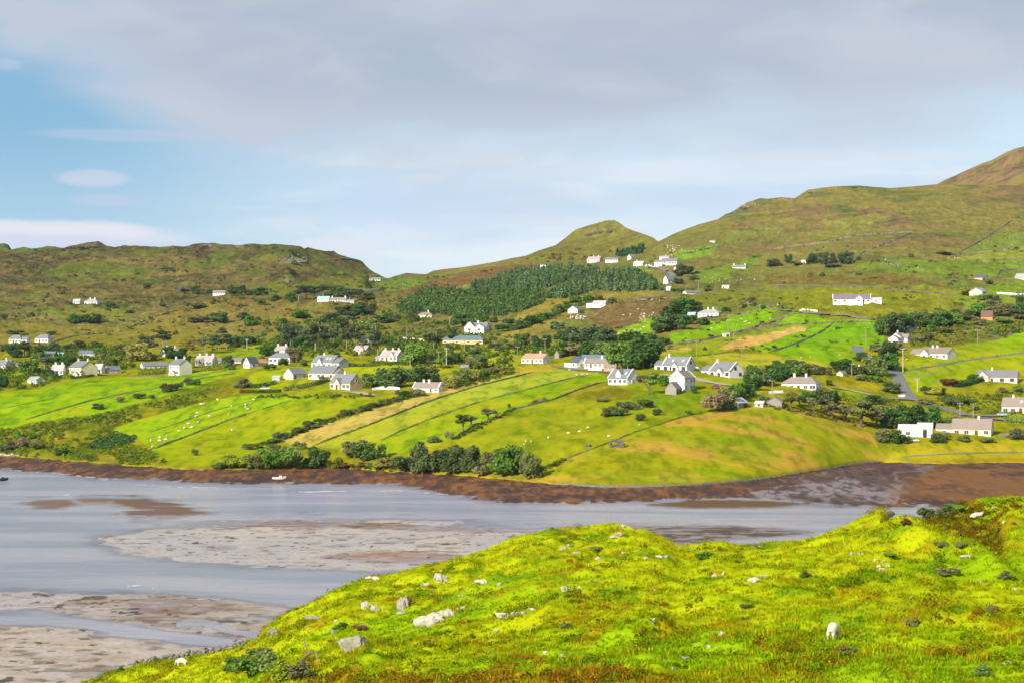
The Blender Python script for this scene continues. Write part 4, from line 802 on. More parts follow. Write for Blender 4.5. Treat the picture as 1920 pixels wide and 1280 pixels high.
Hs('shed', 'tiny cream shed before dark roadside trees', 'shed', 1570, 1580, 1590, 705, 695, mirror=True, wall='cream', roof='browntile', front='-', r=1.2, short='tiny cream shed')
Hs('cottage', 'cream gabled cottage half hidden by trees near the bend', 'cottage', 1600, 1622, 1636, 706, 689, mirror=True, wall='ivory', roof='browntile', front='w', gab='u', r=1.2, ch=(-.8,), short='cream bend cottage')
Hs('barn', 'white barn in two stepped halves with a tall black doorway', 'barn', 1722, 1748, 1753, 820, 793, wall='white', roof='pale', eave=.66, front='-G-', ex=[('annex', -1, 34, .88, 'white', 'pale', .95)], r=1.5, short='white stepped barn')
Hs('bungalow', 'cream bungalow with brown slate roof and dark windows near the shore', 'bungalow', 1791, 1858, 1870, 818, 786, wall='cream', roof='browntile', eave=.47, ch=(.35,), front='wwdw', ex=[('annex', -1, 28, .7, 'ivory', 'browntile')], r=2.2, trim='white', short='cream shore bungalow')
Hs('bungalow', 'pale bungalow with blue grey roof and front gable above a dark hedge', 'bungalow', 1838, 1907, 1918, 718, 694, wall='ivory', roof='slate', eave=.5, ch=(-.3,), front='-dww', ex=[('wing', -1, .3, .18, .92)], r=2.4, trim='brown', short='blue roofed bungalow')
Hs('bungalow', 'pale pink bungalow with dark roof cut by the right edge', 'bungalow', 1886, 1950, 1965, 777, 746, wall='pink', roof='browntile', eave=.5, ch=(-.5,), front='wwdww', ex=[('sky', .0)], r=2, trim='white', short='pale pink bungalow')
Hs('bungalow', 'white bungalow with two front gables and a separate left block', 'bungalow', 1736, 1776, 1799, 673, 652, roof='browntile', eave=.5, ch=(-.5, -.1), front='-www', ex=[('porch', -.7, .3, .14, .85), ('annex', -1, 19, .9, 'white', 'browntile')], gab='-', r=1.6, gwall='ivory', door='blue', short='twin gabled bungalow')
Hs('house', 'white house of three staggered gables below the dark grove', 'house', 1672, 1690, 1709, 642, 624, mirror=True, roof='browntile', ch=(-.5,), front='-w', ex=[('porch', .1, .5, .35, .85), ('annex', -1, 9, .7)], gab='u', r=1.4, short='triple gabled house')
Hs('cottage', 'small white cottage with pale blue roof under the dark grove', 'cottage', 1699, 1705, 1725, 621, 609, mirror=True, roof='slate', front='ww', r=2, short='small grove cottage')
Hs('house', 'long cream house with purple slates and tall white gable walls', 'house', 1564, 1632, 1636, 568, 552, wall='ivory', roof='purple', eave=.48, verge=True, front='w-w---ww', ex=[('wing', .5, .2, .25, .85, 'light'), ('annex', 1, 20, .6, 'white', 'pale')], r=3.4, short='purple slated long house')
Hs('house', 'grey roofed pale house with peach extension beside a bright bush', 'house', 1820, 1842, 1860, 553, 540, mirror=True, wall='grey', roof='light', front='w-', gab='ww', ex=[('annex', 1, 10, 1.05, 'pink', 'browntile')], r=1.6, short='peach extended house')
Hs('barn', 'dark open barn with navy roof high on the right pasture', 'barn', 1829, 1849, 1854, 526, 515, wall='tan', roof='dark', eave=.55, front='--G', r=1.8, short='navy roofed barn')
Hs('house', 'pale house with grey roof cut by the right edge high up', 'house', 1907, 1925, 1935, 527, 513, mirror=False, wall='pink', roof='light', front='w-', r=1.5, short='high edge house')
Hs('hut', 'bright orange hut with steep rusty roof beside the grove', 'hut', 1841, 1861, 1865, 601, 583, wall='orange', roof='rust', eave=.42, front='--', r=1.3, D=6, short='orange hut')
Hs('bungalow', 'white hipped bungalow with two chimneys above bright pasture', 'bungalow', 1310, 1347, 1357, 593, 580, hip=True, roof='light', ch=(-.2, .35), front='wwdww', short='hipped pasture bungalow')
Hs('shed', 'low pale blue shed left of the hipped pasture bungalow', 'shed', 1290, 1303, 1306, 594, 586, wall='white', roof='teal', front='-', r=2)
Hs('cottage', 'white gable fronted cottage with slate roof on the golden slope', 'cottage', 1065, 1083, 1094, 587, 574, mirror=True, roof='slate', front='-w', gab='-', r=1.2, short='gable fronted cottage')
Hs('bungalow', 'low grey bungalow up the lane from the gable fronted cottage', 'bungalow', 1112, 1135, 1139, 573, 564, wall='white', roof='light', front='ww-w', r=2.6, ex=[('flatbox', -1, 12, .5)], short='low grey bungalow')
Hs('house', 'white house with steep slate roof beside the climbing road', 'house', 1244, 1252, 1266, 532, 517, mirror=True, roof='slate', front='ww', gab='u', r=1.6, short='climbing road house')
Hs('shed', 'small white outhouse just below the climbing road house', 'outhouse', 1249, 1257, 1261, 546, 537, front='-', roof='light', r=1.3)
Hs('cottage', 'low cottage with grey roof and white gable on the heath', 'cottage', 1281, 1287, 1316, 552, 545, mirror=True, wall='ivory', roof='slate', front='---', r=3, short='heath cottage')
Hs('shed', 'tiny cream flat hut beside the upper lane', 'hut', 1354, 1367, 1369, 542, 535, wall='cream', roof='pale', eave=.8, front='w-', r=2, short='tiny cream hut')
Hs('house', 'long white house with slate roof at the top of the climbing road', 'house', 1240, 1269, 1275, 496, 484, roof='slate', eave=.5, front='ww-www', ex=[('annex', -1, 12, .75)], r=2.6, short='long white hilltop house')
Hs('cottage', 'pale low cottage peeping over the long white hilltop house', 'cottage', 1237, 1254, 1257, 485, 480, roof='light', front='---', r=3)
Hs('cottage', 'low white cottage left of the long hilltop house on the bend', 'cottage', 1188, 1205, 1210, 498, 490, roof='pale', front='w-w', ch=(-.5,), r=2.2, short='white bend cottage')
Hs('house', 'pinkish white house, leftmost of the row under the conical hill', 'house', 1101, 1124, 1131, 491, 481, wall='pink', roof='pinkslate', ch=(-.2, .6), front='w-ww', r=1.8, short='pinkish row house')
Hs('bungalow', 'long white bungalow in the row under the conical hill', 'bungalow', 1135, 1159, 1161, 490, 483, roof='slate', front='wwdww', r=3, short='white row bungalow')
Hs('cottage', 'white gabled cottage by the conifer strip under the conical hill', 'cottage', 1177, 1183, 1194, 486, 477, mirror=True, roof='slate', front='w', gab='-', r=1.5, short='conifer strip cottage')
Hs('cottage', 'lone low white cottage on the brown moor left of the row', 'cottage', 1012, 1029, 1031, 503, 497, roof='pale', front='---', r=3, short='lone brown moor cottage')
Hs('shed', 'tiny white shed high on the flank of the right hill', 'shed', 1331, 1340, 1342, 456, 452, roof='pale', front='-', r=2, short='highest white shed')
Hs('cottage', 'pale cottage with two chimneys high beside a green strip', 'cottage', 1374, 1398, 1402, 504, 497, wall='ivory', roof='slate', ch=(-.9, .9), front='---', r=3, short='high strip cottage')
Hs('shed', 'pale roofed shed just below the long white hilltop house', 'shed', 1264, 1273, 1276, 507, 501, roof='pale', front='-', r=1.6)
Hs('shed', 'little stone field shed beside the long dry stone wall', 'shed', 1355, 1368, 1371, 632, 625, wall='pink', roof='light', eave=.8, front='-G', r=2, short='stone field shed')
Hs('shed', 'low pale shed among the four upland pines', 'shed', 1503, 1513, 1515, 493, 488, wall='pink', roof='pale', front='-', r=2)
Hs('shed', 'green garden shed beside the small cream cottage', 'shed', 510, 524, 527, 713, 704, wall='grey', roof='teal', eave=.7, front='-', r=1.4)
# ------------------------------------------------------------------ trees and shrubs
M['bark'] = simple('bark', (.11, .085, .065), .95, .2, 3)
M['bark_pale'] = simple('bark_pale', (.22, .19, .16), .95, .2, 3)
LM = {'dark': leaf_mat('leaves_dark', (0.041, 0.085, 0.024, 1), (0.144, 0.242, 0.061, 1), .4), 'mid': leaf_mat('leaves_mid', (0.071, 0.141, 0.027, 1), (0.261, 0.400, 0.069, 1), .4),
      'light': leaf_mat('leaves_light', (0.142, 0.226, 0.030, 1), (0.445, 0.401, 0.066, 1), .4), 'olive': leaf_mat('leaves_olive', (0.102, 0.117, 0.044, 1), (0.327, 0.327, 0.120, 1), .4),
      'willow': leaf_mat('leaves_willow', (.055, .085, .030, 1), (.150, .190, .070, 1), .4), 'pine': leaf_mat('needles_pine', (0.044, 0.079, 0.041, 1), (0.157, 0.205, 0.087, 1), .4),
      'bare': leaf_mat('leaves_thin', (0.172, 0.147, 0.085, 1), (0.418, 0.339, 0.174, 1), .4), 'yellow': leaf_mat('leaves_yellow', (0.350, 0.297, 0.026, 1), (0.500, 0.500, 0.066, 1), .4),
      'maroon': leaf_mat('leaves_maroon', (0.112, 0.047, 0.037, 1), (0.340, 0.134, 0.087, 1), .4), 'lime': leaf_mat('leaves_lime', (0.285, 0.357, 0.026, 1), (0.500, 0.500, 0.066, 1), .4),
      'scrub': leaf_mat('leaves_scrub', (0.061, 0.095, 0.037, 1), (0.222, 0.254, 0.087, 1), .4), 'teal': leaf_mat('leaves_bluish', (0.071, 0.131, 0.077, 1), (0.222, 0.315, 0.163, 1), .4)}
def leaf_quads(cen, nrm, size, r):
    n = len(cen); d = r.normal(size=(n, 3))*.8+nrm*1.0; d /= np.linalg.norm(d, axis=1, keepdims=True)
    a = np.cross(d, r.normal(size=(n, 3))); a /= np.linalg.norm(a, axis=1, keepdims=True)+1e-9; b = np.cross(d, a)
    s = size*r.uniform(.6, 1.35, (n, 1)); a = a*s; b = b*s*.75
    return np.stack([cen-a-b*.3, cen+b-a*.1, cen+a+b*.2, cen-b*.9+a*.2], 1).reshape(-1, 3)
def crown_points(lobes, n, r):
    """leaf positions through lobes (x, y, z, rx, ry, rz): denser near each lobe's outside"""
    lo = np.array(lobes, float); wgt = (lo[:, 3]*lo[:, 4])**.8; k = r.choice(len(lo), n, p=wgt/wgt.sum()); d = r.normal(size=(n, 3)); d /= np.linalg.norm(d, axis=1, keepdims=True)
    q = r.random(n)**.33*(.75+.35*r.random(n)); p = lo[k, :3]+d*lo[k, 3:]*q[:, None]
    return p, d
PROTO = {}
def proto(kind, var):
    """unit-size crown and trunk meshes, one pair for each kind and variant"""
    if (kind, var) in PROTO: return PROTO[kind, var]
    r = np.random.default_rng(hash((len(kind), ord(kind[0]), ord(kind[1]), var)) & 0xffff); lobes = []; tb = MB(); n = 1700; sz = .045
    if kind == 'round':
        for i in range(15):
            a = r.uniform(0, 2*pi); q = .30*math.sqrt(r.random()); z = r.uniform(.30, .80); q *= 1.25-.9*abs(z-.5)
            s = r.uniform(.15, .23); lobes.append((q*cos(a), q*sin(a), z, s, s, s*.85))
        lobes += [(.30*cos(a), .30*sin(a), r.uniform(.2, .4), .17, .17, .15) for a in r.uniform(0, 2*pi, 6)]
        tb.tube([(0, 0, -.06), (.01, 0, .2), (.0, .02, .55)], [.045, .035, .015])
        for a in r.uniform(0, 2*pi, 4): tb.tube([(0, 0, .22), (.16*cos(a), .16*sin(a), .45), (.26*cos(a), .26*sin(a), .6)], [.022, .015, .006], 5)
        n = 2600
    elif kind == 'open':                       # wind-shaped tree on a clear stem, gaps in the crown
        for i in range(12):
            a = r.uniform(0, 2*pi); q = .36*math.sqrt(r.random()); z = r.uniform(.48, .88); s = r.uniform(.09, .17); lobes.append((q*cos(a)+.08*(z-.4), q*sin(a), z, s*1.2, s*1.2, s*.7))
        tb.tube([(0, 0, -.06), (.02, 0, .25), (.05, .02, .7)], [.04, .032, .012])
        for i, a in enumerate(r.uniform(0, 2*pi, 6)): tb.tube([(.02, 0, .2+.05*i), (.18*cos(a), .18*sin(a), .5), (.32*cos(a), .32*sin(a), .68)], [.02, .014, .005], 5)
        n = 1500; sz = .042
    elif kind == 'pine':                       # tall bare stem, flat layered top
        for i in range(11):
            a = r.uniform(0, 2*pi); z = r.uniform(.45, .92); q = (.34-.22*abs(z-.62))*math.sqrt(r.random()); s = r.uniform(.10, .19); lobes.append((q*cos(a), q*sin(a), z, s*1.25, s*1.25, s*.55))
        tb.tube([(0, 0, -.06), (.0, .01, .4), (.02, .0, .9)], [.035, .028, .012])
        for i, a in enumerate(r.uniform(0, 2*pi, 5)): tb.tube([(0, 0, .4+.08*i), (.22*cos(a), .22*sin(a), .55+.07*i)], [.016, .006], 5)
        n = 1500
    elif kind == 'shrub':
        for i in range(14):
            a = r.uniform(0, 2*pi); q = .36*math.sqrt(r.random()); z = r.uniform(.12, .70)*(1.1-1.0*q); s = r.uniform(.14, .22); lobes.append((q*cos(a), q*sin(a), z+.08, s, s, s*1.15))
        for a in r.uniform(0, 2*pi, 4): tb.tube([(0, 0, -.08), (.16*cos(a), .16*sin(a), .45)], [.025, .01], 5)
        n = 1500; sz = .055
    elif kind == 'conical':
        for i in range(16):
            z = .1+.85*i/15; s = .30*(1-z)+.05; a = r.uniform(0, 2*pi); lobes.append((.06*cos(a), .06*sin(a), z, s*1.25, s*1.25, .07))
        tb.tube([(0, 0, -.06), (0, 0, .9)], [.03, .008]); n = 1500; sz = .04
    P, d = crown_points(lobes, n, r); P[:, 2] = np.maximum(P[:, 2]-(.07 if kind in ('shrub', 'round') else 0), .02)
    me = bpy.data.meshes.new('crown'); q = leaf_quads(P, d, sz, r); me.from_pydata(q.tolist(), [], np.arange(len(q)).reshape(-1, 4).tolist())
    tr = bpy.data.meshes.new('trunk'); tr.from_pydata(tb.v, [], tb.f)
    PROTO[kind, var] = (me, tr); return me, tr
LEAFED = {}
def with_mat(me, mat):
    k = (me.name, mat.name)
    if k not in LEAFED: c = me.copy(); c.materials.clear(); c.materials.append(mat); LEAFED[k] = c
    return LEAFED[k]
AUTO = []                                    # things whose labels are written once all of them stand
KINDW = {'round': 'tree', 'open': 'tree', 'pine': 'pine', 'shrub': 'shrub', 'conical': 'conifer'}
LOOK = {'dark': 'dark green', 'mid': 'mid green', 'light': 'light green', 'olive': 'olive', 'willow': 'grey green', 'pine': 'dark', 'bare': 'thin brownish', 'yellow': 'yellow', 'maroon': 'maroon', 'lime': 'lime green', 'scrub': 'dark scrubby', 'teal': 'bluish'}
NAMEW = {'round': 'leafy_tree', 'open': 'thorn_tree', 'pine': 'pine_tree', 'shrub': 'shrub', 'conical': 'conifer_tree'}
def tree(u, v, wpx, hpx, kind='round', leaf='dark', onnear=False, label=None):
    P = nground(u, v) if onnear else ground(u, v); s = P.y/F; w_, h_ = wpx*s*1.42, hpx*s*1.18
    me, tr = proto(kind, random.randrange(3)); big = wpx >= 22 and hpx >= 16
    root = empty(NAMEW[kind], P, random.uniform(0, 2*pi)) if big else None
    c = bpy.data.objects.new('crown' if big else NAMEW[kind], with_mat(me, LM[leaf])); COL.objects.link(c)
    if big:
        t_ = bpy.data.objects.new('trunk', with_mat(tr, M['bark_pale' if kind == 'pine' else 'bark'])); COL.objects.link(t_); c.parent = root; t_.parent = root
        root.scale = (w_, w_*random.uniform(.8, 1.0), h_)
    else: root = c; c.location = P; c.rotation_euler.z = random.uniform(0, 2*pi); c.scale = (w_, w_*random.uniform(.8, 1.0), h_)
    cat = KINDW[kind]; look = LOOK[leaf]
    size = '' if kind == 'shrub' else ('broad ' if wpx > 1.25*hpx else 'tall ' if hpx > 1.2*wpx else '')
    tag(root, label, cat, 'shrubs on the near hillside' if onnear else 'trees and shrubs around the village')
    if not label: AUTO.append((root, (look+' '+size+cat).strip(), u, v))
    return root
for u, v, w_, h_, k_, l_ in [
 # far left moor edge
 (8,668,20,20,'pine','pine'),(28,670,28,28,'round','dark'),(46,668,22,24,'pine','pine'),(75,660,26,14,'shrub','scrub'),(100,657,26,16,'shrub','scrub'),(125,662,24,18,'round','dark'),(150,652,28,14,'shrub','scrub'),(182,652,28,12,'shrub','scrub'),
 (58,706,36,36,'round','mid'),(84,698,28,32,'pine','pine'),(5,726,18,26,'round','dark'),(110,688,28,22,'round','dark'),(130,682,26,18,'round','dark'),(192,686,20,26,'round','olive'),(209,690,24,22,'round','mid'),
 (258,677,36,34,'round','light'),(276,669,36,34,'pine','pine'),(290,675,15,14,'shrub','lime'),(306,650,30,26,'pine','pine'),(331,672,38,24,'round','dark'),
 (356,656,18,22,'round','yellow'),(371,661,20,26,'open','olive'),(385,663,26,32,'pine','olive'),(398,661,22,28,'pine','pine'),(410,658,22,26,'pine','pine'),(425,655,24,24,'pine','pine'),(440,651,24,22,'round','dark'),(455,648,20,20,'round','dark'),(470,646,18,16,'round','dark'),
 (350,690,16,24,'round','dark'),(431,693,17,13,'shrub','mid'),(428,684,24,18,'round','dark'),(455,680,14,10,'shrub','olive'),
 (310,734,24,17,'shrub','scrub'),(331,731,22,16,'shrub','scrub'),(352,721,18,14,'shrub','scrub'),(368,722,17,13,'shrub','dark'),(262,747,20,12,'shrub','scrub'),(226,754,14,13,'shrub','bare'),(456,726,30,18,'shrub','olive'),(184,766,22,11,'shrub','scrub'),(284,746,12,8,'shrub','mid'),
 (365,853,11,13,'shrub','scrub'),(20,842,26,18,'shrub','bare'),(45,838,30,20,'shrub','bare'),(70,842,24,16,'shrub','olive'),(115,852,26,16,'shrub','mid'),(8,846,18,14,'shrub','dark'),(66,822,18,10,'shrub','mid'),(35,820,22,12,'shrub','mid'),(160,858,18,9,'shrub','light'),
 (140,607,26,18,'round','dark'),(170,607,30,20,'round','dark'),(203,596,13,24,'pine','pine'),(206,578,14,16,'shrub','scrub'),(57,594,15,9,'shrub','scrub'),(6,598,15,11,'shrub','dark'),(367,552,17,18,'round','dark'),(340,547,22,11,'shrub','teal'),(392,550,13,9,'shrub','scrub'),(440,551,24,16,'round','dark'),(456,552,16,18,'round','dark'),(472,553,20,11,'shrub','scrub'),
 (366,579,30,13,'shrub','scrub'),(398,571,9,7,'shrub','scrub'),(452,578,16,8,'shrub','scrub'),(455,596,24,11,'shrub','dark'),(375,605,40,12,'shrub','scrub'),(410,604,32,19,'round','dark'),(470,611,22,20,'round','mid'),(415,624,17,10,'shrub','teal'),(305,575,12,7,'shrub','scrub'),(276,543,14,14,'shrub','scrub'),(243,587,18,6,'shrub','scrub'),(97,628,18,9,'shrub','scrub'),(30,627,30,9,'shrub','scrub'),(313,508,20,8,'shrub','scrub'),(180,668,22,18,'round','mid'),(222,655,18,10,'shrub','scrub'),(240,662,20,12,'shrub','olive'),
 # centre left
 (490,553,22,14,'round','dark'),(487,571,18,12,'shrub','dark'),(517,564,26,11,'shrub','scrub'),(547,567,18,20,'round','dark'),(560,563,22,24,'pine','pine'),(575,561,22,22,'pine','pine'),(590,560,22,20,'pine','pine'),(606,557,24,22,'pine','pine'),(626,557,30,24,'round','dark'),(641,559,26,22,'round','dark'),(656,564,22,18,'pine','pine'),(673,563,26,18,'pine','pine'),(689,564,24,16,'round','dark'),
 (648,591,32,19,'round','dark'),(670,591,28,21,'round','dark'),(689,589,30,24,'round','dark'),(560,595,46,13,'shrub','mid'),(530,607,18,11,'shrub','dark'),(484,602,12,8,'shrub','scrub'),(620,604,42,18,'shrub','scrub'),(636,614,32,20,'round','dark'),(661,612,24,24,'pine','pine'),(692,619,46,22,'shrub','mid'),(712,605,32,14,'shrub','dark'),(737,605,26,18,'round','dark'),(776,603,22,13,'shrub','dark'),(770,593,20,10,'shrub','scrub'),(820,608,15,8,'shrub','mid'),
 (868,612,38,26,'round','dark'),(905,603,20,14,'round','mid'),(945,621,30,15,'shrub','dark'),(925,604,18,10,'shrub','scrub'),
 (530,640,26,30,'pine','pine'),(545,652,30,34,'pine','pine'),(560,642,26,28,'pine','pine'),(575,652,28,34,'pine','pine'),(592,656,40,42,'pine','pine'),(612,653,28,36,'pine','pine'),(628,650,22,36,'pine','pine'),(650,656,28,38,'pine','pine'),(666,648,28,30,'pine','pine'),(709,666,40,40,'pine','pine'),(728,656,18,18,'pine','pine'),(744,652,22,14,'shrub','dark'),
 (543,650,30,24,'round','dark'),(566,654,36,26,'round','dark'),(582,646,30,22,'round','dark'),(499,667,26,18,'round','dark'),(531,685,20,15,'round','dark'),(505,694,24,15,'shrub','dark'),(553,679,24,28,'round','olive'),(570,686,18,14,'shrub','mid'),(492,676,12,10,'shrub','mid'),
 (774,682,40,40,'round','mid'),(792,680,18,24,'round','light'),(813,656,30,30,'pine','pine'),(848,648,20,28,'pine','pine'),(800,674,20,13,'shrub','dark'),(840,683,16,18,'round','dark'),(853,681,24,22,'round','dark'),(890,682,24,28,'pine','pine'),(900,692,26,28,'round','mid'),(880,691,22,22,'round','olive'),(923,652,16,9,'shrub','dark'),(936,666,18,20,'pine','pine'),(955,664,20,18,'pine','pine'),(970,662,18,16,'pine','pine'),
 (733,726,54,42,'round','dark'),(698,727,28,24,'round','mid'),(690,716,22,18,'round','dark'),(720,724,28,18,'round','mid'),(770,714,30,26,'round','mid'),(797,718,46,32,'round','dark'),(745,738,12,9,'shrub','olive'),(784,742,24,14,'shrub','olive'),
 (845,726,28,24,'round','light'),(862,719,28,30,'round','mid'),(886,713,34,24,'round','light'),(907,709,26,20,'round','mid'),(927,702,26,16,'shrub','light'),(950,699,26,14,'shrub','light'),(868,706,20,18,'round','light'),
 (779,741,18,15,'shrub','mid'),(765,743,10,12,'shrub','scrub'),(756,746,22,15,'shrub','dark'),(747,750,14,8,'shrub','olive'),(733,753,10,6,'shrub','olive'),(724,756,18,6,'shrub','scrub'),(715,759,22,12,'shrub','mid'),(703,763,14,10,'shrub','scrub'),(698,764,18,12,'shrub','scrub'),(683,769,28,10,'shrub','dark'),(671,772,18,6,'shrub','scrub'),(656,777,14,10,'shrub','dark'),(645,780,14,15,'shrub','scrub'),(640,780,22,6,'shrub','scrub'),(624,787,14,6,'shrub','scrub'),(616,789,10,6,'shrub','dark'),(602,793,28,10,'shrub','dark'),(587,802,28,8,'shrub','scrub'),(580,802,28,15,'shrub','scrub'),(561,812,18,15,'shrub','scrub'),(557,811,18,10,'shrub','scrub'),(536,821,22,12,'shrub','mid'),(525,824,28,15,'shrub','scrub'),(515,829,28,10,'shrub','mid'),
 # shore trees
 (480,878,30,26,'round','olive'),(500,856,34,18,'shrub','mid'),(515,852,28,22,'round','mid'),(512,880,36,34,'round','mid'),(540,880,50,42,'round','mid'),(560,842,24,16,'shrub','mid'),(592,880,40,40,'round','dark'),(632,876,30,20,'shrub','light'),(412,878,20,14,'shrub','scrub'),(440,876,34,22,'shrub','light'),(465,872,32,22,'shrub','light'),(470,842,26,14,'shrub','mid'),(430,862,24,12,'shrub','light'),
 (665,858,36,34,'round','olive'),(682,862,42,36,'round','mid'),(708,860,38,32,'round','mid'),(725,876,44,20,'shrub','lime'),(652,878,22,10,'shrub','maroon'),(682,874,22,9,'shrub','maroon'),(700,876,20,12,'shrub','mid'),
 (757,886,44,34,'shrub','willow'),(785,886,50,60,'shrub','willow'),(812,888,42,48,'shrub','willow'),(832,884,34,40,'shrub','willow'),(850,884,56,50,'round','willow'),(884,882,44,48,'round','willow'),(906,892,28,24,'shrub','olive'),(944,892,54,62,'round','mid'),(968,886,36,44,'round','dark'),(990,886,34,40,'round','olive'),(1000,897,36,42,'round','mid'),(920,878,28,34,'round','olive'),
 (868,808,26,30,'open','scrub'),(884,798,26,20,'open','scrub'),(916,786,28,20,'open','olive'),(838,820,9,13,'shrub','bare'),(847,822,8,13,'shrub','bare'),(955,770,9,13,'open','scrub'),(812,828,34,12,'shrub','mid'),
 # centre
 (978,652,30,28,'round','dark'),(1012,652,34,26,'round','dark'),(1055,640,30,22,'round','dark'),(1090,644,46,34,'round','pine'),(1112,643,38,34,'round','pine'),(1137,642,34,28,'round','pine'),(1060,667,38,28,'round','mid'),(1078,668,28,22,'open','bare'),(1105,667,42,30,'round','dark'),(1130,668,38,28,'round','mid'),(1150,676,30,32,'round','mid'),(1166,692,48,52,'round','mid'),(1206,691,62,64,'round','dark'),(1190,684,34,40,'round','dark'),
 (1185,642,46,20,'round','dark'),(1212,642,38,18,'shrub','dark'),(1245,646,34,14,'shrub','dark'),(1240,623,46,30,'round','dark'),(1268,618,40,30,'round','dark'),(1278,590,44,32,'round','dark'),(1300,588,30,24,'round','dark'),(1252,592,28,18,'round','dark'),(1290,606,26,16,'round','dark'),(1318,608,26,12,'shrub','dark'),
 (975,616,26,16,'round','dark'),(998,608,30,18,'round','dark'),(1022,598,30,14,'shrub','mid'),(1045,586,26,16,'shrub','mid'),(1062,577,24,12,'shrub','mid'),(1080,567,26,13,'round','mid'),(1101,564,26,12,'round','mid'),(1121,563,16,13,'round','light'),(1045,616,30,14,'shrub','teal'),(1147,570,18,13,'shrub','scrub'),(952,606,24,10,'shrub','dark'),
 (1280,516,32,20,'round','dark'),(1300,526,20,10,'shrub','scrub'),(1272,532,18,11,'round','dark'),(1327,547,14,9,'shrub','scrub'),(1298,548,12,9,'shrub','olive'),(1326,541,12,8,'shrub','dark'),(1396,579,11,9,'round','dark'),(1409,566,14,10,'shrub','maroon'),(1431,580,9,9,'shrub','dark'),(1362,586,16,10,'round','dark'),(1415,574,14,8,'shrub','mid'),
 (1368,632,0.1,0.1,'shrub','scrub')] + [
 (1216,739,34,38,'open','mid'),(1242,722,24,20,'shrub','mid'),(1208,716,26,16,'shrub','olive'),(1300,736,13,12,'shrub','dark'),(1144,779,34,18,'shrub','scrub'),(1165,779,26,16,'shrub','scrub'),(1173,768,30,18,'shrub','scrub'),(1212,764,26,19,'shrub','scrub'),(1194,767,16,11,'shrub','scrub'),(1233,778,18,14,'shrub','scrub'),(1202,788,17,14,'shrub','dark'),(1291,777,11,9,'shrub','dark'),(1021,752,9,9,'shrub','scrub'),(1006,755,16,6,'shrub','scrub'),(1128,752,24,7,'shrub','olive'),
 (1342,771,40,40,'shrub','bare'),(1362,766,40,40,'shrub','olive'),(1378,752,36,32,'round','mid'),(1396,744,36,28,'round','dark'),(1412,730,34,26,'round','dark'),(1430,758,22,18,'round','mid'),(1408,716,26,34,'round','dark'),(1432,722,42,36,'round','dark'),(1458,714,38,34,'round','dark'),(1482,706,38,26,'round','mid'),(1446,702,26,20,'round','dark'),(1466,694,36,22,'round','dark'),(1490,700,34,26,'round','dark'),(1516,702,32,22,'round','mid'),(1546,702,24,16,'round','olive'),(1582,698,38,26,'round','dark'),(1606,704,30,22,'round','dark'),(1640,706,44,40,'round','mid'),(1662,694,40,32,'round','dark'),(1612,676,24,18,'round','dark'),
 (1665,666,36,28,'round','dark'),(1648,660,26,16,'shrub','olive'),(1640,656,22,12,'shrub','dark'),(1682,655,30,16,'shrub','olive'),(1672,735,34,20,'shrub','willow'),(1612,712,24,13,'shrub','light'),(1636,714,28,13,'shrub','mid'),(1556,722,12,12,'round','dark'),
 (1482,766,34,30,'open','olive'),(1526,774,30,28,'open','olive'),(1547,758,48,32,'round','dark'),(1560,787,42,32,'open','olive'),(1586,790,40,30,'open','bare'),(1614,800,48,48,'open','olive'),(1644,800,42,32,'open','olive'),(1638,757,28,18,'round','dark'),(1660,778,44,22,'shrub','olive'),(1676,802,48,36,'round','dark'),(1704,800,52,42,'round','dark'),(1734,800,46,44,'round','dark'),(1500,762,22,22,'open','scrub'),(1516,754,30,18,'round','dark'),
 (1655,828,28,26,'shrub','scrub'),(1682,830,24,28,'round','dark'),(1698,830,18,16,'shrub','dark'),(1757,829,28,18,'shrub','dark'),(1772,824,20,12,'shrub','mid'),(1806,826,26,11,'shrub','mid'),(1850,828,30,9,'shrub','mid'),(1905,822,32,20,'shrub','scrub'),(1765,800,40,20,'shrub','mid'),(1795,793,26,14,'shrub','olive'),
 (1752,740,26,20,'round','yellow'),(1737,738,20,16,'shrub','dark'),(1764,738,14,14,'shrub','dark'),(1782,724,30,17,'shrub','maroon'),(1780,760,26,20,'shrub','scrub'),(1812,758,28,14,'shrub','scrub'),(1826,768,16,12,'shrub','mid'),(1735,756,30,10,'shrub','olive'),(1805,722,24,12,'shrub','dark'),(1824,716,24,16,'round','dark'),(1846,708,24,16,'round','dark'),(1880,735,20,10,'shrub','olive'),(1910,735,24,14,'shrub','mid'),
 (1655,628,34,36,'round','dark'),(1674,622,40,36,'round','dark'),(1694,616,36,30,'round','dark'),(1716,606,32,22,'round','dark'),(1736,612,40,26,'round','dark'),(1766,610,42,28,'round','dark'),(1788,608,32,22,'round','mid'),(1806,600,34,22,'round','dark'),(1835,592,38,24,'round','mid'),(1862,582,30,20,'round','olive'),(1880,592,40,22,'round','olive'),(1902,588,36,22,'round','dark'),(1925,578,36,26,'round','dark'),(1684,623,18,14,'round','mid'),(1812,554,26,15,'shrub','light'),(1855,534,15,12,'shrub','scrub'),(1836,610,26,14,'shrub','olive'),(1880,606,26,12,'shrub','mid'),(1900,624,20,14,'shrub','mid'),(1862,622,16,14,'shrub','mid'),(1775,625,24,12,'shrub','olive'),(1740,638,28,14,'shrub','olive'),(1718,640,26,12,'shrub','olive'),(1865,566,24,14,'round','dark'),(1840,562,22,10,'shrub','mid'),(1915,600,26,12,'shrub','olive'),(1745,622,20,14,'shrub','mid'),
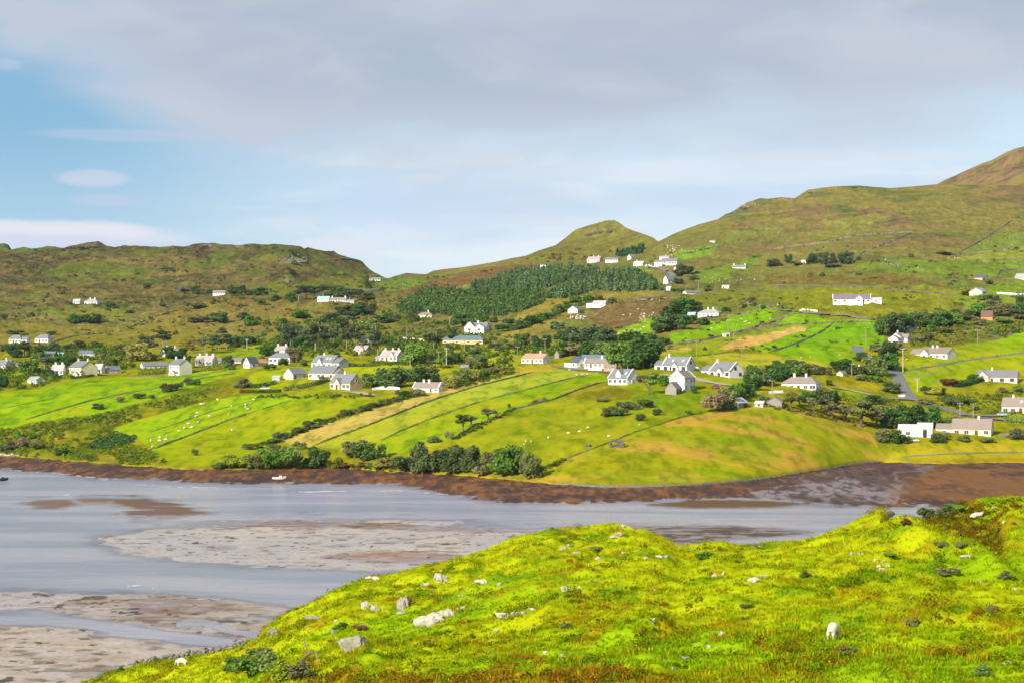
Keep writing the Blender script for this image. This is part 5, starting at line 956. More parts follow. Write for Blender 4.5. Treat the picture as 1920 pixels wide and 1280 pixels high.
 (1477,494,13,19,'round','pine'),(1450,499,26,14,'shrub','pine'),(1523,496,20,22,'round','pine'),(1543,496,18,24,'round','pine'),(1562,494,12,20,'round','pine'),(1586,495,28,24,'round','pine'),(1610,489,9,9,'shrub','pine'),(1562,502,28,8,'shrub','scrub'),(1492,498,18,8,'shrub','scrub'),(1589,569,8,9,'conical','dark'),(1608,567,8,9,'conical','dark'),(1708,482,10,7,'shrub','scrub'),(1770,478,26,7,'shrub','scrub'),(1541,518,12,7,'shrub','scrub'),(1495,650,7,6,'shrub','dark'),(1332,632,9,6,'shrub','dark'),(1322,662,9,12,'open','scrub'),(1452,653,9,7,'shrub','dark')]:
    if w_ > 1: tree(u, v, w_, h_, k_, l_)
# ---- conifer plantation in the valley and other growth nobody could count
def scatter(name, label, pts_uv, wpx, hpx, per, mat, shape='cone', cols=None, leafpx=2.0, rnd=.35):
    co = []; cs = []; r = np.random.default_rng(len(name)); colr = np.array([alb(c) for c in cols])
    for (u, v) in pts_uv:
        P = np.array(ground(u, v)); s = P[1]/F; k = r.uniform(1-rnd, 1+rnd); w_ = wpx*s*k; h_ = hpx*s*k*r.uniform(.85, 1.2)
        a = r.uniform(0, 2*pi, per); t_ = r.random(per)
        if shape == 'cone': rad = .5*w_*(1-t_)*r.uniform(.5, 1.1, per)+.04*w_; z = h_*(.05+.95*t_)
        else: q = np.sqrt(r.random(per)); rad = .5*w_*q; z = h_*np.sqrt(np.clip(1-q*q, .02, 1))*r.uniform(.35, 1.05, per)
        cen = P+np.stack([rad*np.cos(a), rad*np.sin(a), z], -1); nr = np.stack([np.cos(a), np.sin(a), .6+0*a], -1)
        co.append(leaf_quads(cen, nr, leafpx*s, r)); c = colr[r.integers(len(colr))]*r.uniform(.75, 1.25); cs.append(np.repeat(c[None]*r.uniform(.75, 1.25, (per, 1)), 4, 0))
    co = np.concatenate(co); cs = np.concatenate(cs)
    return tag(big_mesh(name, co, np.arange(len(co)).reshape(-1, 4), mat, np.clip(cs, .003, .8), smooth=False), label, kind='stuff')
def poly_points(poly, n, step=None):
    p = np.array(poly, float); res = []
    while len(res) < n:
        u = rng.uniform(p[:, 0].min(), p[:, 0].max(), 4*n); v = rng.uniform(p[:, 1].min(), p[:, 1].max(), 4*n); k = inpoly(u, v, poly); res += list(zip(u[k], v[k]))
    return res[:n]
CM = col_leaf_mat('distant_leaves', .4)
wood = poly_points([(968, 514), (1060, 507), (1122, 510), (1118, 520), (1060, 532), (1010, 545), (960, 548), (900, 552), (880, 545), (905, 534)], 900) + poly_points([(1020, 560), (1080, 532), (1150, 512), (1195, 514), (1226, 530), (1240, 545), (1190, 548), (1120, 545), (1060, 560)], 640)
scatter('conifer_plantation', 'dense plantation of dark conifers in ranks across the valley side', wood, 7.5, 12, 34, CM, 'cone', [(108, 142, 90), (124, 158, 98), (112, 146, 98), (138, 164, 104)])
scatter('birch_wood', 'mixed mid green wood below the conifers in the valley', poly_points([(742, 578), (790, 548), (880, 548), (960, 550), (1040, 552), (1010, 572), (965, 590), (900, 598), (820, 590), (760, 592)], 800), 12, 11, 26, CM, 'dome', [(104, 140, 68), (122, 154, 76), (110, 142, 82), (92, 126, 68)])
scatter('conifer_strip', 'short dark strip of conifers under the conical hill', poly_points([(1155, 478), (1208, 466), (1206, 474), (1190, 480), (1160, 482)], 90), 6, 9, 24, CM, 'cone', [(66, 116, 74), (82, 126, 80)])
sc = []
for _ in range(2600):
    u = rng.uniform(-60, 1980); v = rng.uniform(462, 660); s0 = interp1(u, SKYL)
    if v < s0+4: continue
    d = fbm(np.array([u]), np.array([v*4.0]), 46, 3, 131)[0]
    if d > (.47 if u < 780 else .56): sc.append((u, v))
scatter('moor_scrub', 'low dark heather, gorse and bog scrub dotted over the moorland', sc, 9, 3.0, 16, CM, 'dome', [(100, 108, 62), (124, 112, 70), (116, 124, 60), (88, 104, 64), (136, 114, 76)], 1.7, .6)
scatter('shore_scrub', 'rough bracken and brambles on the bank above the left shore', [q for q in poly_points([(-40, 812), (60, 796), (180, 778), (330, 742), (420, 722), (380, 752), (207, 800), (250, 835), (290, 850), (330, 876), (200, 868), (100, 858), (-40, 852)], 1700) if fbm(np.array([q[0]]), np.array([q[1]*2.5]), 34, 3, 133)[0] > .47], 7, 3.2, 18, CM, 'dome', [(128, 166, 40), (148, 174, 40), (108, 140, 48), (160, 164, 56), (136, 140, 54)], 1.8, .6)
scatter('fern_patch', 'dense bluish dark fern patch on the slope above the left shore', poly_points([(160, 838), (205, 814), (256, 818), (250, 828), (210, 842), (170, 842)], 170), 9, 5, 24, CM, 'dome', [(84, 128, 70), (96, 138, 74)], 1.8)
hrow = [(u+random.gauss(0, 2), v+random.gauss(0, 1.5)) for (u0, v0), (u1, v1) in [((790, 739), (742, 751)), ((742, 751), (655, 777)), ((655, 777), (560, 812)), ((560, 812), (480, 842)), ((1430, 760), (1640, 800)), ((400, 878), (490, 872)), ((600, 874), (740, 880)), ((845, 826), (960, 770)), ((480, 745), (700, 744)), ((1010, 884), (1060, 862)), ((690, 680), (850, 690)), ((850, 728), (960, 700))] for k in range(36) for u, v in [(u0+(u1-u0)*(k+random.random())/36, v0+(v1-v0)*(k+random.random())/36)]]
scatter('hedgerow_scrub', 'low brambles and hawthorn filling the hedgerows and the shore bank', hrow, 10, 5, 22, CM, 'dome', [(100, 124, 44), (120, 140, 48), (86, 108, 50), (132, 134, 56)], 1.8, .6)
scatter('lane_scrub', 'brambles and rough growth along the lanes between the right houses', poly_points([(1690, 612), (1800, 610), (1930, 600), (1930, 622), (1860, 632), (1800, 650), (1720, 650), (1690, 640)], 260)+poly_points([(1740, 745), (1840, 738), (1930, 738), (1930, 778), (1820, 775), (1760, 758)], 170)+poly_points([(1540, 738), (1660, 745), (1700, 760), (1690, 800), (1640, 790), (1560, 770)], 160), 10, 4.5, 18, CM, 'dome', [(124, 152, 40), (146, 160, 44), (108, 132, 50), (160, 150, 58)], 1.9, .6)
scatter('village_scrub', 'hedgerow growth and garden shrubs filling gaps between the village houses', poly_points([(480, 640), (700, 630), (960, 660), (960, 690), (880, 690), (700, 668), (520, 672)], 560)+poly_points([(-20, 690), (240, 676), (260, 690), (180, 700), (60, 728), (-20, 735)], 230)+poly_points([(40, 652), (240, 650), (300, 668), (260, 680), (60, 680)], 240)+poly_points([(960, 655), (1060, 650), (1250, 640), (1240, 656), (1140, 668), (970, 668)], 280)+poly_points([(480, 600), (700, 585), (860, 605), (960, 620), (960, 650), (700, 640), (500, 650)], 260), 11, 7, 26, CM, 'dome', [(96, 134, 48), (116, 150, 50), (134, 152, 50), (86, 118, 52)], 1.9, .6)
# ------------------------------------------------------------------ roads, walls, hedges
def path(pts, step=1.6, near=False):
    res = []
    for (a, b) in zip(pts[:-1], pts[1:]):
        n = max(2, int(math.hypot(b[0]-a[0], b[1]-a[1])/2.5))
        for i in range(n): res.append((nground if near else ground)(a[0]+(b[0]-a[0])*i/n, a[1]+(b[1]-a[1])*i/n))
    res.append((nground if near else ground)(*pts[-1])); out_ = [res[0]]
    for p in res[1:]:
        q = out_[-1]; d = (p-q).length
        if d > 60: continue
        k = max(1, int(d/step))
        for i in range(1, k+1):
            r_ = q.lerp(p, i/k); r_.z = (nzat if near else zat)(r_.x, r_.y); out_.append(r_)
    return out_
M['asphalt'] = simple('asphalt', (.15, .15, .16), .9, .15, .8); M['track'] = simple('gravel_track', (.30, .26, .20), .95, .2, .8); M['lane'] = simple('lane_surface', (.20, .17, .14), .95, .2, .8)
def road(name, label, pts, wid, mat, lift=.1):
    P = path(pts, 2.0); P = [sum((P[max(0, min(len(P)-1, i+k))] for k in range(-3, 4)), Vector())/7 for i in range(len(P))]; vs = []; nx = 7
    for i, p in enumerate(P):
        d = P[min(i+1, len(P)-1)]-P[max(i-1, 0)]; d.z = 0; d.normalize(); q = Vector((-d.y, d.x, 0))
        row = [p+q*wid*(k/(nx-1)-.5) for k in range(nx)]; zs = [zat(r.x, r.y) for r in row]; zt = max(zs)
        for r, z in zip(row, zs): vs.append((r.x, r.y, .5*z+.5*zt+lift))
    o = big_mesh(name, vs, grid_quads(len(P), nx), mat, smooth=True); return tag(o, label, kind='structure')
road('road', 'grey asphalt road winding down through the right of the village', [(1608, 648), (1606, 655), (1613, 662), (1625, 668), (1640, 676), (1660, 686), (1673, 692), (1681, 702), (1688, 716), (1694, 730), (1703, 742), (1716, 750), (1740, 757), (1765, 765), (1800, 774), (1830, 781), (1870, 786), (1930, 792)], 5.5, M['asphalt'])
road('road', 'short road joining the bend from the left', [(1660, 748), (1690, 748), (1716, 750)], 4.5, M['asphalt'], .12)
road('lane', 'stone coloured lane crossing the right pasture below the long house', [(1400, 566), (1440, 577), (1470, 582), (1497, 585), (1540, 589), (1600, 594), (1645, 599)], 5, M['lane'])
road('lane', 'road climbing to the row of houses under the conical hill', [(1263, 522), (1258, 514), (1248, 507), (1232, 502), (1212, 500)], 5, M['asphalt'])
road('lane', 'pale lane across the middle slope', [(1180, 566), (1215, 562), (1250, 559)], 3, M['track'])
road('driveway', 'pale drive before the tan gabled cream house', [(640, 734), (670, 735), (700, 742)], 5, M['track'])
road('driveway', 'gravel yard of the white coped houses', [(1240, 702), (1290, 706), (1330, 716), (1370, 722), (1425, 726)], 6, M['track'])
road('driveway', 'drive past the hipped white bungalow', [(1555, 726), (1600, 732), (1660, 746)], 3.5, M['track'])
road('lane', 'lane in front of the long brown roofed cottage', [(1035, 686), (1080, 693), (1130, 696), (1165, 700)], 4, M['asphalt'])
road('lane', 'road along the upper edge of the village', [(640, 636), (720, 634), (800, 638), (900, 642), (960, 636)], 5, M['track'])
road('lane', 'shore drive at the far right', [(1790, 777), (1850, 780), (1885, 779)], 5, M['asphalt'], .13)
M['drystone'] = simple('dry_stone', (.125, .12, .10), .95, .5, 1.1, .1, .1); M['sodbank'] = simple('sod_bank', (.12, .155, .03), .95, .5, .9, .1, .1)
M['hedge'] = LM['dark']
def wall_(label, pts, h=1.1, wid=.8, mat='drystone', name='stone_wall', short=None, near=False):
    h *= (.6 if mat == 'drystone' else .42); wid *= .7
    P = path(pts, 1.0, near); r = random.Random(len(pts)*7+int(pts[0][0])); vs = []
    for i, p in enumerate(P):
        d = P[min(i+1, len(P)-1)]-P[max(i-1, 0)]; d.z = 0; d.normalize(); q = Vector((-d.y, d.x, 0)); hh = h*r.uniform(.45, 1.25)*min(1, .3+i/12, .3+(len(P)-i)/12); ww = wid*r.uniform(.75, 1.2)
        for a, b in ((-.6, -.5), (-.5, .55), (-.22, 1), (.22, .97), (.5, .5), (.6, -.5)): vs.append(p+q*ww*a+Vector((0, 0, hh*b))+Vector((r.uniform(-.1, .1), r.uniform(-.1, .1), 0)))
    o = big_mesh(name, [tuple(v) for v in vs], grid_quads(len(P), 6), M[mat], smooth=False)
    return tag(o, label, 'wall' if name == 'stone_wall' else 'bank', 'field boundaries')
B_ = 'sodbank'
for lab, pts, kw in [
 ('dark turf bank along the foot of the sheep field at left', [(287, 841), (330, 825), (380, 806), (430, 787), (480, 770)], dict(mat=B_, name='field_bank', h=1.6, wid=1.6)),
 ('low turf ridge across the upper sheep field at left', [(280, 810), (340, 790), (410, 767), (480, 749)], dict(mat=B_, name='field_bank', h=.7)),
 ('turf bank cutting the long bright field at the far left', [(46, 787), (100, 770), (165, 752), (230, 738), (300, 726), (380, 709), (440, 699)], dict(mat=B_, name='field_bank', h=1.2, wid=1.2)),
 ('faint turf ridge through the upper left bright field', [(0, 766), (60, 754), (107, 745)], dict(mat=B_, name='field_bank', h=.7)),
 ('turf bank below the tan mown strip', [(590, 834), (640, 815), (690, 797), (740, 777), (790, 757), (850, 737), (900, 722), (960, 708), (1000, 697)], dict(mat=B_, name='field_bank', h=1.5, wid=1.5)),
 ('turf bank below the pale green strip field', [(716, 824), (750, 808), (782, 795), (820, 780), (860, 766), (910, 750), (960, 737), (1010, 724), (1060, 711), (1110, 702)], dict(mat=B_, name='field_bank', h=1.2, wid=1.3)),
 ('bushy stone wall climbing beside the wind bent trees', [(848, 824), (870, 810), (890, 798), (930, 785), (960, 768), (1000, 758), (1040, 748), (1080, 732), (1120, 719), (1140, 715)], dict(h=1.1)),
 ('stone wall over the shoulder of the round green hump', [(1022, 878), (1060, 860), (1100, 845), (1140, 830), (1190, 810), (1250, 790), (1290, 778), (1330, 770), (1380, 762), (1420, 757)], dict(mat=B_, name='field_bank', h=1.1)),
 ('long grey stone wall between the upper sheep pasture and the tan field', [(1235, 650), (1270, 646), (1310, 640), (1350, 631), (1385, 622), (1415, 614), (1440, 607), (1470, 596), (1495, 587)], dict(h=1.3, wid=1.1)),
 ('grey stone wall curving down between two bright right pastures', [(1440, 661), (1470, 652), (1490, 645), (1515, 635), (1535, 625), (1552, 614), (1563, 605)], dict(h=1.3, wid=1.1)),
 ('stone wall along the top of the bright right pastures', [(1440, 616), (1470, 610), (1510, 607), (1560, 605), (1600, 603), (1640, 605)], dict(h=1.1)),
 ('dark ridge across the middle of the right pasture', [(1520, 640), (1560, 637), (1600, 635), (1645, 630)], dict(mat=B_, name='field_bank', h=.9)),
 ('stone wall along the lane above the purple slated house', [(1440, 535), (1500, 535), (1565, 537), (1620, 539), (1665, 542), (1730, 548), (1795, 553)], dict(h=1.2)),
 ('stone wall under the twin gabled bungalow, rising to the right', [(1697, 695), (1730, 690), (1765, 685), (1800, 678), (1840, 672), (1880, 667), (1925, 661)], dict(h=1.3, wid=1.2)),
 ('stone wall round the rough ground above the twin gabled bungalow', [(1832, 625), (1850, 629), (1872, 632), (1890, 627), (1925, 621)], dict(h=1.3)),
 ('wall crossing the brown moor above the four pines', [(1440, 468), (1490, 462), (1552, 455), (1602, 442), (1660, 438), (1710, 435)], dict(h=1.6, wid=1.3)),
 ('second wall slanting over the moor right of the four pines', [(1612, 476), (1640, 465), (1665, 455), (1690, 445), (1712, 435)], dict(h=1.6, wid=1.3)),
 ('wall bounding the high green pasture at far right', [(1795, 476), (1820, 462), (1850, 445), (1864, 436), (1885, 422), (1900, 412)], dict(h=1.6, wid=1.3)),
 ('level wall above the pale yellow pasture at far right', [(1790, 478), (1840, 473), (1880, 469), (1930, 464)], dict(h=1.4, wid=1.2)),
 ('wall under the pale yellow pasture at far right', [(1810, 488), (1860, 487), (1930, 484)], dict(h=1.2)),
 ('wall slanting below the navy roofed barn at right', [(1868, 520), (1876, 508), (1905, 506), (1930, 502)], dict(h=1.3)),
 ('pair of moor banks slanting up the left hillside', [(237, 617), (255, 608), (272, 600), (300, 590), (332, 582)], dict(mat=B_, name='field_bank', h=1.8, wid=2)),
 ('bank at the foot of the left moor beside the hipped bungalows', [(100, 640), (140, 630), (190, 625), (240, 619)], dict(mat=B_, name='field_bank', h=1.6, wid=1.8)),
 ('stone wall up the slope beside the rocky heath', [(1375, 578), (1395, 567), (1412, 556)], dict(h=1.2)),
 ('wall below the hipped pasture bungalow', [(1320, 596), (1350, 594), (1400, 588), (1430, 583)], dict(h=1.2)),
 ('wall under the high green strip near the hilltop house', [(1270, 478), (1300, 472), (1330, 466), (1346, 463)], dict(h=1.5)),
 ('turf bank below the green field of the far cottages', [(1240, 668), (1290, 668), (1340, 664), (1380, 658)], dict(mat=B_, name='field_bank', h=1.0)),
 ('turf bank dividing the lower yellow fields at left', [(480, 770), (520, 758), (545, 750)], dict(mat=B_, name='field_bank', h=.9)),
 ('bank across the upper field before the white chimneyed house', [(300, 712), (350, 708), (400, 698), (440, 690)], dict(mat=B_, name='field_bank', h=.7)),
 ('rubble sea wall along the foot of the round green hump', [(1036, 909), (1110, 913), (1185, 914), (1285, 912), (1360, 907), (1440, 899), (1515, 887), (1590, 874), (1650, 866)], dict(h=.9, wid=1.4)),
 ('low stone wall in the field beyond the sea wall at right', [(1690, 856), (1760, 852), (1840, 849), (1925, 848)], dict(h=.7))]:
    wall_(lab, pts, **kw)
def garden_wall(label, pts, h, mat):
    P = path(pts, 1.5); vs = []
    for i, p in enumerate(P):
        d = P[min(i+1, len(P)-1)]-P[max(i-1, 0)]; d.z = 0; d.normalize(); q = Vector((-d.y, d.x, 0))*.13
        vs += [p-q-Vector((0, 0, .5)), p-q+Vector((0, 0, h)), p+q+Vector((0, 0, h)), p+q-Vector((0, 0, .5))]
    return tag(big_mesh('garden_wall', [tuple(v) for v in vs], grid_quads(len(P), 4), M[mat], smooth=False), label, 'wall', 'low garden walls')
garden_wall('low white wall in front of the low coped cottage', [(697, 732), (715, 729), (735, 729), (750, 731)], 1.2, 'w_white')
garden_wall('white garden wall before the long brown roofed cottage', [(1103, 694), (1112, 695), (1128, 694)], .9, 'w_white')
garden_wall('white wall beside the climbing road at the top', [(1210, 499), (1220, 500), (1228, 503)], 1.3, 'w_white')
garden_wall('pale wall left of the hipped white bungalow', [(1440, 738), (1455, 736), (1468, 736)], 1.0, 'w_white')
garden_wall('long pale roadside wall above the village trees', [(752, 636), (775, 637), (798, 640)], 1.2, 'w_ivory')
garden_wall('white walls beside the peach extended house', [(1866, 551), (1890, 552), (1925, 554)], 1.0, 'w_white')
garden_wall('cream wall at the entrance of the purple slated house', [(1497, 584), (1505, 582), (1520, 583), (1533, 585)], 1.0, 'w_cream')
garden_wall('white roadside wall by the road bend', [(1683, 744), (1690, 743), (1697, 743)], .9, 'w_white')
garden_wall('stone wall before the cream shore bungalow at right', [(1870, 820), (1885, 816), (1900, 814)], .9, 'w_stone')
def hedge(label, pts, h, wid, leaf):
    P = path(pts, .5); r = np.random.default_rng(int(pts[0][0])); A = np.array([tuple(p) for p in P]); n = min(9000, len(A)*34); k = r.integers(0, len(A), n)
    d = np.gradient(A, axis=0); d[:, 2] = 0; d /= np.linalg.norm(d, axis=1, keepdims=True)+1e-9; q = np.stack([-d[:, 1], d[:, 0], 0*d[:, 0]], 1); off = r.uniform(-.5, .5, n)*wid; z = h*r.uniform(.02, 1, n)*r.uniform(.85, 1.08, n)
    cen = A[k]+q[k]*off[:, None]; cen[:, 2] += z; nr = q[k]*np.sign(off)[:, None]+np.array([0, 0, .7]); co = leaf_quads(cen, nr, .26, r)
    return tag(big_mesh('hedge', co, np.arange(len(co)).reshape(-1, 4), LM[leaf], smooth=False), label, 'hedge', 'clipped hedges')
hedge('long curved dark hedge below the ornate pink slated house', [(638, 686), (665, 687), (692, 687), (735, 683), (786, 682)], 1.6, 1.6, 'dark')
hedge('clipped dark hedge diagonal on the lawn left of the tan gabled house', [(533, 733), (560, 729), (590, 722), (617, 713)], 2.0, 1.6, 'dark')
hedge('short dark hedge at the left end of the lawn', [(470, 727), (490, 726), (517, 719)], 1.8, 1.6, 'dark')
hedge('low dark hedge along the lawn front', [(452, 736), (490, 736), (525, 735)], 1.4, 1.4, 'dark')
hedge('clipped dark hedge before the long hedged bungalow', [(260, 701), (285, 702), (310, 700)], 3.4, 2.2, 'dark')
hedge('tall bright conifer hedge right of the white chimneyed house', [(374, 696), (400, 693), (424, 690)], 4.0, 2.4, 'mid')
hedge('dark conifer hedge behind the tall bright one', [(362, 686), (385, 684), (402, 681)], 3.6, 2.2, 'dark')
hedge('dark hedge rising left of the blue roofed bungalow', [(1795, 726), (1815, 722), (1835, 716), (1855, 708)], 2.6, 2.4, 'dark')
hedge('green garden hedge beneath the hipped white bungalow', [(1500, 738), (1530, 741), (1556, 740)], 1.6, 1.6, 'mid')
hedge('hedge before the pale pink bungalow at the right edge', [(1886, 790), (1905, 792), (1925, 792)], 3.0, 2.6, 'mid')
hedge('clipped hedge behind the low white outhouse on the climbing road', [(1257, 546), (1270, 546), (1282, 546)], 1.6, 1.6, 'dark')
hedge('hedge along the yellow two storey house garden', [(140, 709), (160, 707), (178, 704)], 1.0, 1.2, 'dark')
hedge('yellow green hedge behind the cream shore bungalow', [(1760, 792), (1778, 790), (1795, 788)], 4, 4, 'light')
hedge('leafy hedge in front of the cream bend cottage', [(1622, 714), (1645, 716), (1668, 716)], 2.4, 2.4, 'light')
hedge('scrubby hedge crossing behind the bright middle fields', [(955, 622), (990, 612), (1030, 596), (1070, 580), (1110, 567)], 2.5, 3, 'dark')
# wooden fences: posts and rails of one fence are its parts
def fence(label, pts, n):
    P = path(pts, 1); root = empty('post_fence', P[0]); tag(root, label, 'fence')
    for i in range(n):
        p = P[int(i*(len(P)-1)/(n-1))]-P[0]; MB().box((p.x, p.y, p.z+.5), (.16, .16, 1.3)).build('post', M['bark_pale'], root)
    for z in (.45, .9): MB().tube([(p-P[0])+Vector((0, 0, z)) for p in P[::4]], .04, 4).build('rail', M['bark_pale'], root)
fence('pale post fence along the top of the bright left field', [(236, 708), (262, 709), (285, 709), (315, 705)], 22)
fence('fine post fence on the edge above the right shore houses', [(1697, 706), (1720, 704), (1750, 700), (1775, 693)], 18)
# ------------------------------------------------------------------ poles
M['pole'] = simple('pole_wood', (.24, .20, .16), .9, .2); M['pole_pale'] = simple('pole_pale', (.46, .44, .40), .8, .1)
def pole(u, v, hpx, arm=1, pale=0):
    P = ground(u, v); s = P.y/F; h = max(6.0, hpx*s*1.02); root = empty('utility_pole', P, random.uniform(-.5, .5)); m = M['pole_pale' if pale else 'pole']
    MB().tube([(0, 0, -.5), (0, 0, h)], [.20, .14], 7).build('shaft', m, root)
    if arm:
        a = MB().box((0, 0, h-.5), (2.2, .14, .16)).build('crossarm', m, root)
        for x in (-.95, 0, .95): MB().tube([(x, 0, h-.42), (x, 0, h-.1)], .06, 5).build('insulator', M['p_white'], a)
    tag(root, None, 'pole', 'utility poles through the village'); AUTO.append((root, ('pale ' if pale else '')+('utility pole' if arm else 'plain pole'), u, v))
for a in [(70,660,17,0),(463,655,19,1,1),(590,650,19),(626,640,16),(714,600,10,0),(704,625,14),(763,632,10,0),(837,684,32,1,1),(769,690,20),(822,682,15),(871,660,14),(885,674,14),(843,612,14),(677,674,32),(1022,661,26),(1306,668,30),(1376,652,34),(1365,622,22),(1391,676,24),(1240,544,11),(1122,521,14),(1092,571,11),(1021,553,9),(1177,692,20),(1186,638,12),(1310,541,15),(1624,648,34),(1759,581,28),(1833,648,30),(1693,697,44,1,1),(1448,740,28),(1800,784,30),(1825,783,28),(1720,735,16,1,1),(1665,668,20),(1597,706,14),(970,672,14),(1290,660,12),(330,668,12)]:
    pole(*a)
# ------------------------------------------------------------------ animals
def skin_mesh(name, joints, edges, rad, sub=2):
    me = bpy.data.meshes.new(name); me.from_pydata(joints, edges, []); o = bpy.data.objects.new('tmp', me); COL.objects.link(o)
    sk = o.modifiers.new('s', 'SKIN'); sk.use_smooth_shade = True; ss = o.modifiers.new('b', 'SUBSURF'); ss.levels = sub; ss.render_levels = sub
    for i, v in enumerate(me.skin_vertices[0].data): r_ = rad[i]; v.radius = (r_, r_) if not hasattr(r_, '__len__') else r_; v.use_root = (i == 0)
    dg = bpy.context.evaluated_depsgraph_get(); m2 = bpy.data.meshes.new_from_object(o.evaluated_get(dg)); m2.name = name; bpy.data.objects.remove(o); bpy.data.meshes.remove(me)
    for p in m2.polygons: p.use_smooth = True
    return m2
M['wool'] = simple('wool', (.56, .51, .40), .95, .2, 9, .05, .03); M['face'] = simple('sheep_face', (.35, .31, .25), .9, .2, 9); M['cowhide'] = simple('cow_hide', (.02, .018, .016), .8, .2, 4)
def sheep_mesh(name, graze, lying=False, sub=2):
    hz_ = -.30 if lying else 0; J = [(-.36, 0, .60+hz_), (-.12, 0, .62+hz_), (.14, 0, .61+hz_), (.36, 0, .60+hz_)]; Rr = [.25, .285, .28, .22]; Ed = [(0, 1), (1, 2), (2, 3)]
    nk, hd, mz = ((.52, 0, .55), (.66, 0, .32), (.73, 0, .10)) if graze else ((.52, 0, .76+hz_), (.64, 0, .86+hz_), (.78, 0, .78+hz_))
    J += [nk, hd, mz]; Rr += [.13, .10, .055]; Ed += [(3, 4), (4, 5), (5, 6)]
    for sy in (-1, 1):
        i = len(J); J.append((hd[0]-.02, sy*.15, hd[2]+.07)); Rr.append(.028); Ed.append((5, i))
        for x, anc, k in ((-.36, 0, -.07), (.34, 3, .02)):
            i = len(J)
            if lying: J += [(x+.05, sy*.2, .14), (x+.25, sy*.24, .06)]; Rr += [.08, .045]; Ed += [(anc, i), (i, i+1)]
            else: J += [(x, sy*.14, .38), (x+k, sy*.14, .2), (x+.0, sy*.14, .0)]; Rr += [.10, .045, .042]; Ed += [(anc, i), (i, i+1), (i+1, i+2)]
    i = len(J); J.append((-.62, 0, .50+hz_)); Rr.append(.04); Ed.append((0, i))
    m = skin_mesh(name, J, Ed, Rr, sub); m.materials.append(M['wool']); m.materials.append(M['face'])
    for p in m.polygons:
        c = p.center
        if (c - Vector(hd)).length < .2 or (c-Vector(mz)).length < .16 or (not lying and c.z < .24 and c.x < .5): p.material_index = 1
    return m
SH = [sheep_mesh('sheep_body', False, sub=1), sheep_mesh('sheep_body', True, sub=1), sheep_mesh('sheep_body', False, True, 1)]
def sheep(u, v, rz=None, kind=None, k=1.0, onnear=False, label=None, me=None):
    P = (nground if onnear else ground)(u, v); o = bpy.data.objects.new('sheep', me or SH[kind if kind is not None else random.choice([0, 1, 1, 2])]); COL.objects.link(o)
    o.location = P; o.rotation_euler = (0, 0, rz if rz is not None else random.uniform(0, 2*pi)); o.scale = (k, k, k)
    tag(o, label, 'sheep', 'white sheep grazing the fields')
    if not label: AUTO.append((o, 'white sheep', u, v))
    return o
for u, v in [(408,751),(377,759),(383,759),(434,763),(460,760),(470,756),(461,765),(465,767),(370,776),(368,782),(393,782),(430,778),(372,793),(353,796),(359,803),(346,804),(336,810),(435,808),(313,819),(299,822),(311,826),(283,828),(299,828),(286,838),(475,751),
   (1082,703),(1090,703),(1094,703),(1101,703),(1120,700),(1068,694),(1066,812),(1086,809),(1102,803),(1028,822),(986,828),(996,829),(984,833),(1141,819),(1199,797),(1226,760),(1334,617),(1160,627),(1172,623),(1207,615),(1383,603),(1382,611),(1396,605),(1399,604),(1405,608),(1416,604),(1390,600),(1574,667),(1519,671),(1502,672),(1686,676),(1700,675),(1837,459),(1845,457),(1851,457),(1897,460),(1779,484),(1796,485),(1790,485),(1721,503),(1731,508),(1660,488),(1444,600),(1500,478),(940,676),(927,680),(620,520),(755,534),(760,536),(950,672),(1458,573)]:
    sheep(u, v, k=1.2 if u < 520 else .95)
big_s = sheep_mesh('sheep_body', True, sub=2); big_l = sheep_mesh('sheep_body', False, True, sub=2)
sheep(1562, 1200, radians(62), 1, 1.05, True, 'cream sheep seen from behind grazing on the near hillside', big_s)
sheep(1830, 972, radians(8), 2, 1.15, True, 'cream sheep lying in the hollow near the top right of the near hill', big_l)
sheep(341, 1250, radians(170), 1, .95, True, 'white sheep grazing by the tumbled wall at the lower left', big_s)
def cow_mesh():
    J = [(-.8, 0, 1.05), (-.3, 0, 1.05), (.3, 0, 1.02), (.8, 0, 1.1), (1.1, 0, 1.0), (1.4, 0, .75), (1.62, 0, .5)]; R_ = [.32, .40, .40, .30, .2, .15, .1]; Ed = [(i, i+1) for i in range(6)]
    for sy in (-1, 1):
        for x, anc in ((-.8, 0), (.7, 3)): i = len(J); J += [(x, sy*.22, .6), (x-.03, sy*.22, .3), (x, sy*.22, 0)]; R_ += [.15, .07, .07]; Ed += [(anc, i), (i, i+1), (i+1, i+2)]
        i = len(J); J.append((1.35, sy*.22, .9)); R_.append(.04); Ed.append((5, i))
    m = skin_mesh('cow_body', J, Ed, R_, 1); m.materials.append(M['cowhide']); return m
cw = bpy.data.objects.new('cow', cow_mesh()); COL.objects.link(cw); cw.location = ground(1462, 562); cw.rotation_euler = (0, 0, .2); tag(cw, 'black cow grazing left of the purple slated house', 'cow')
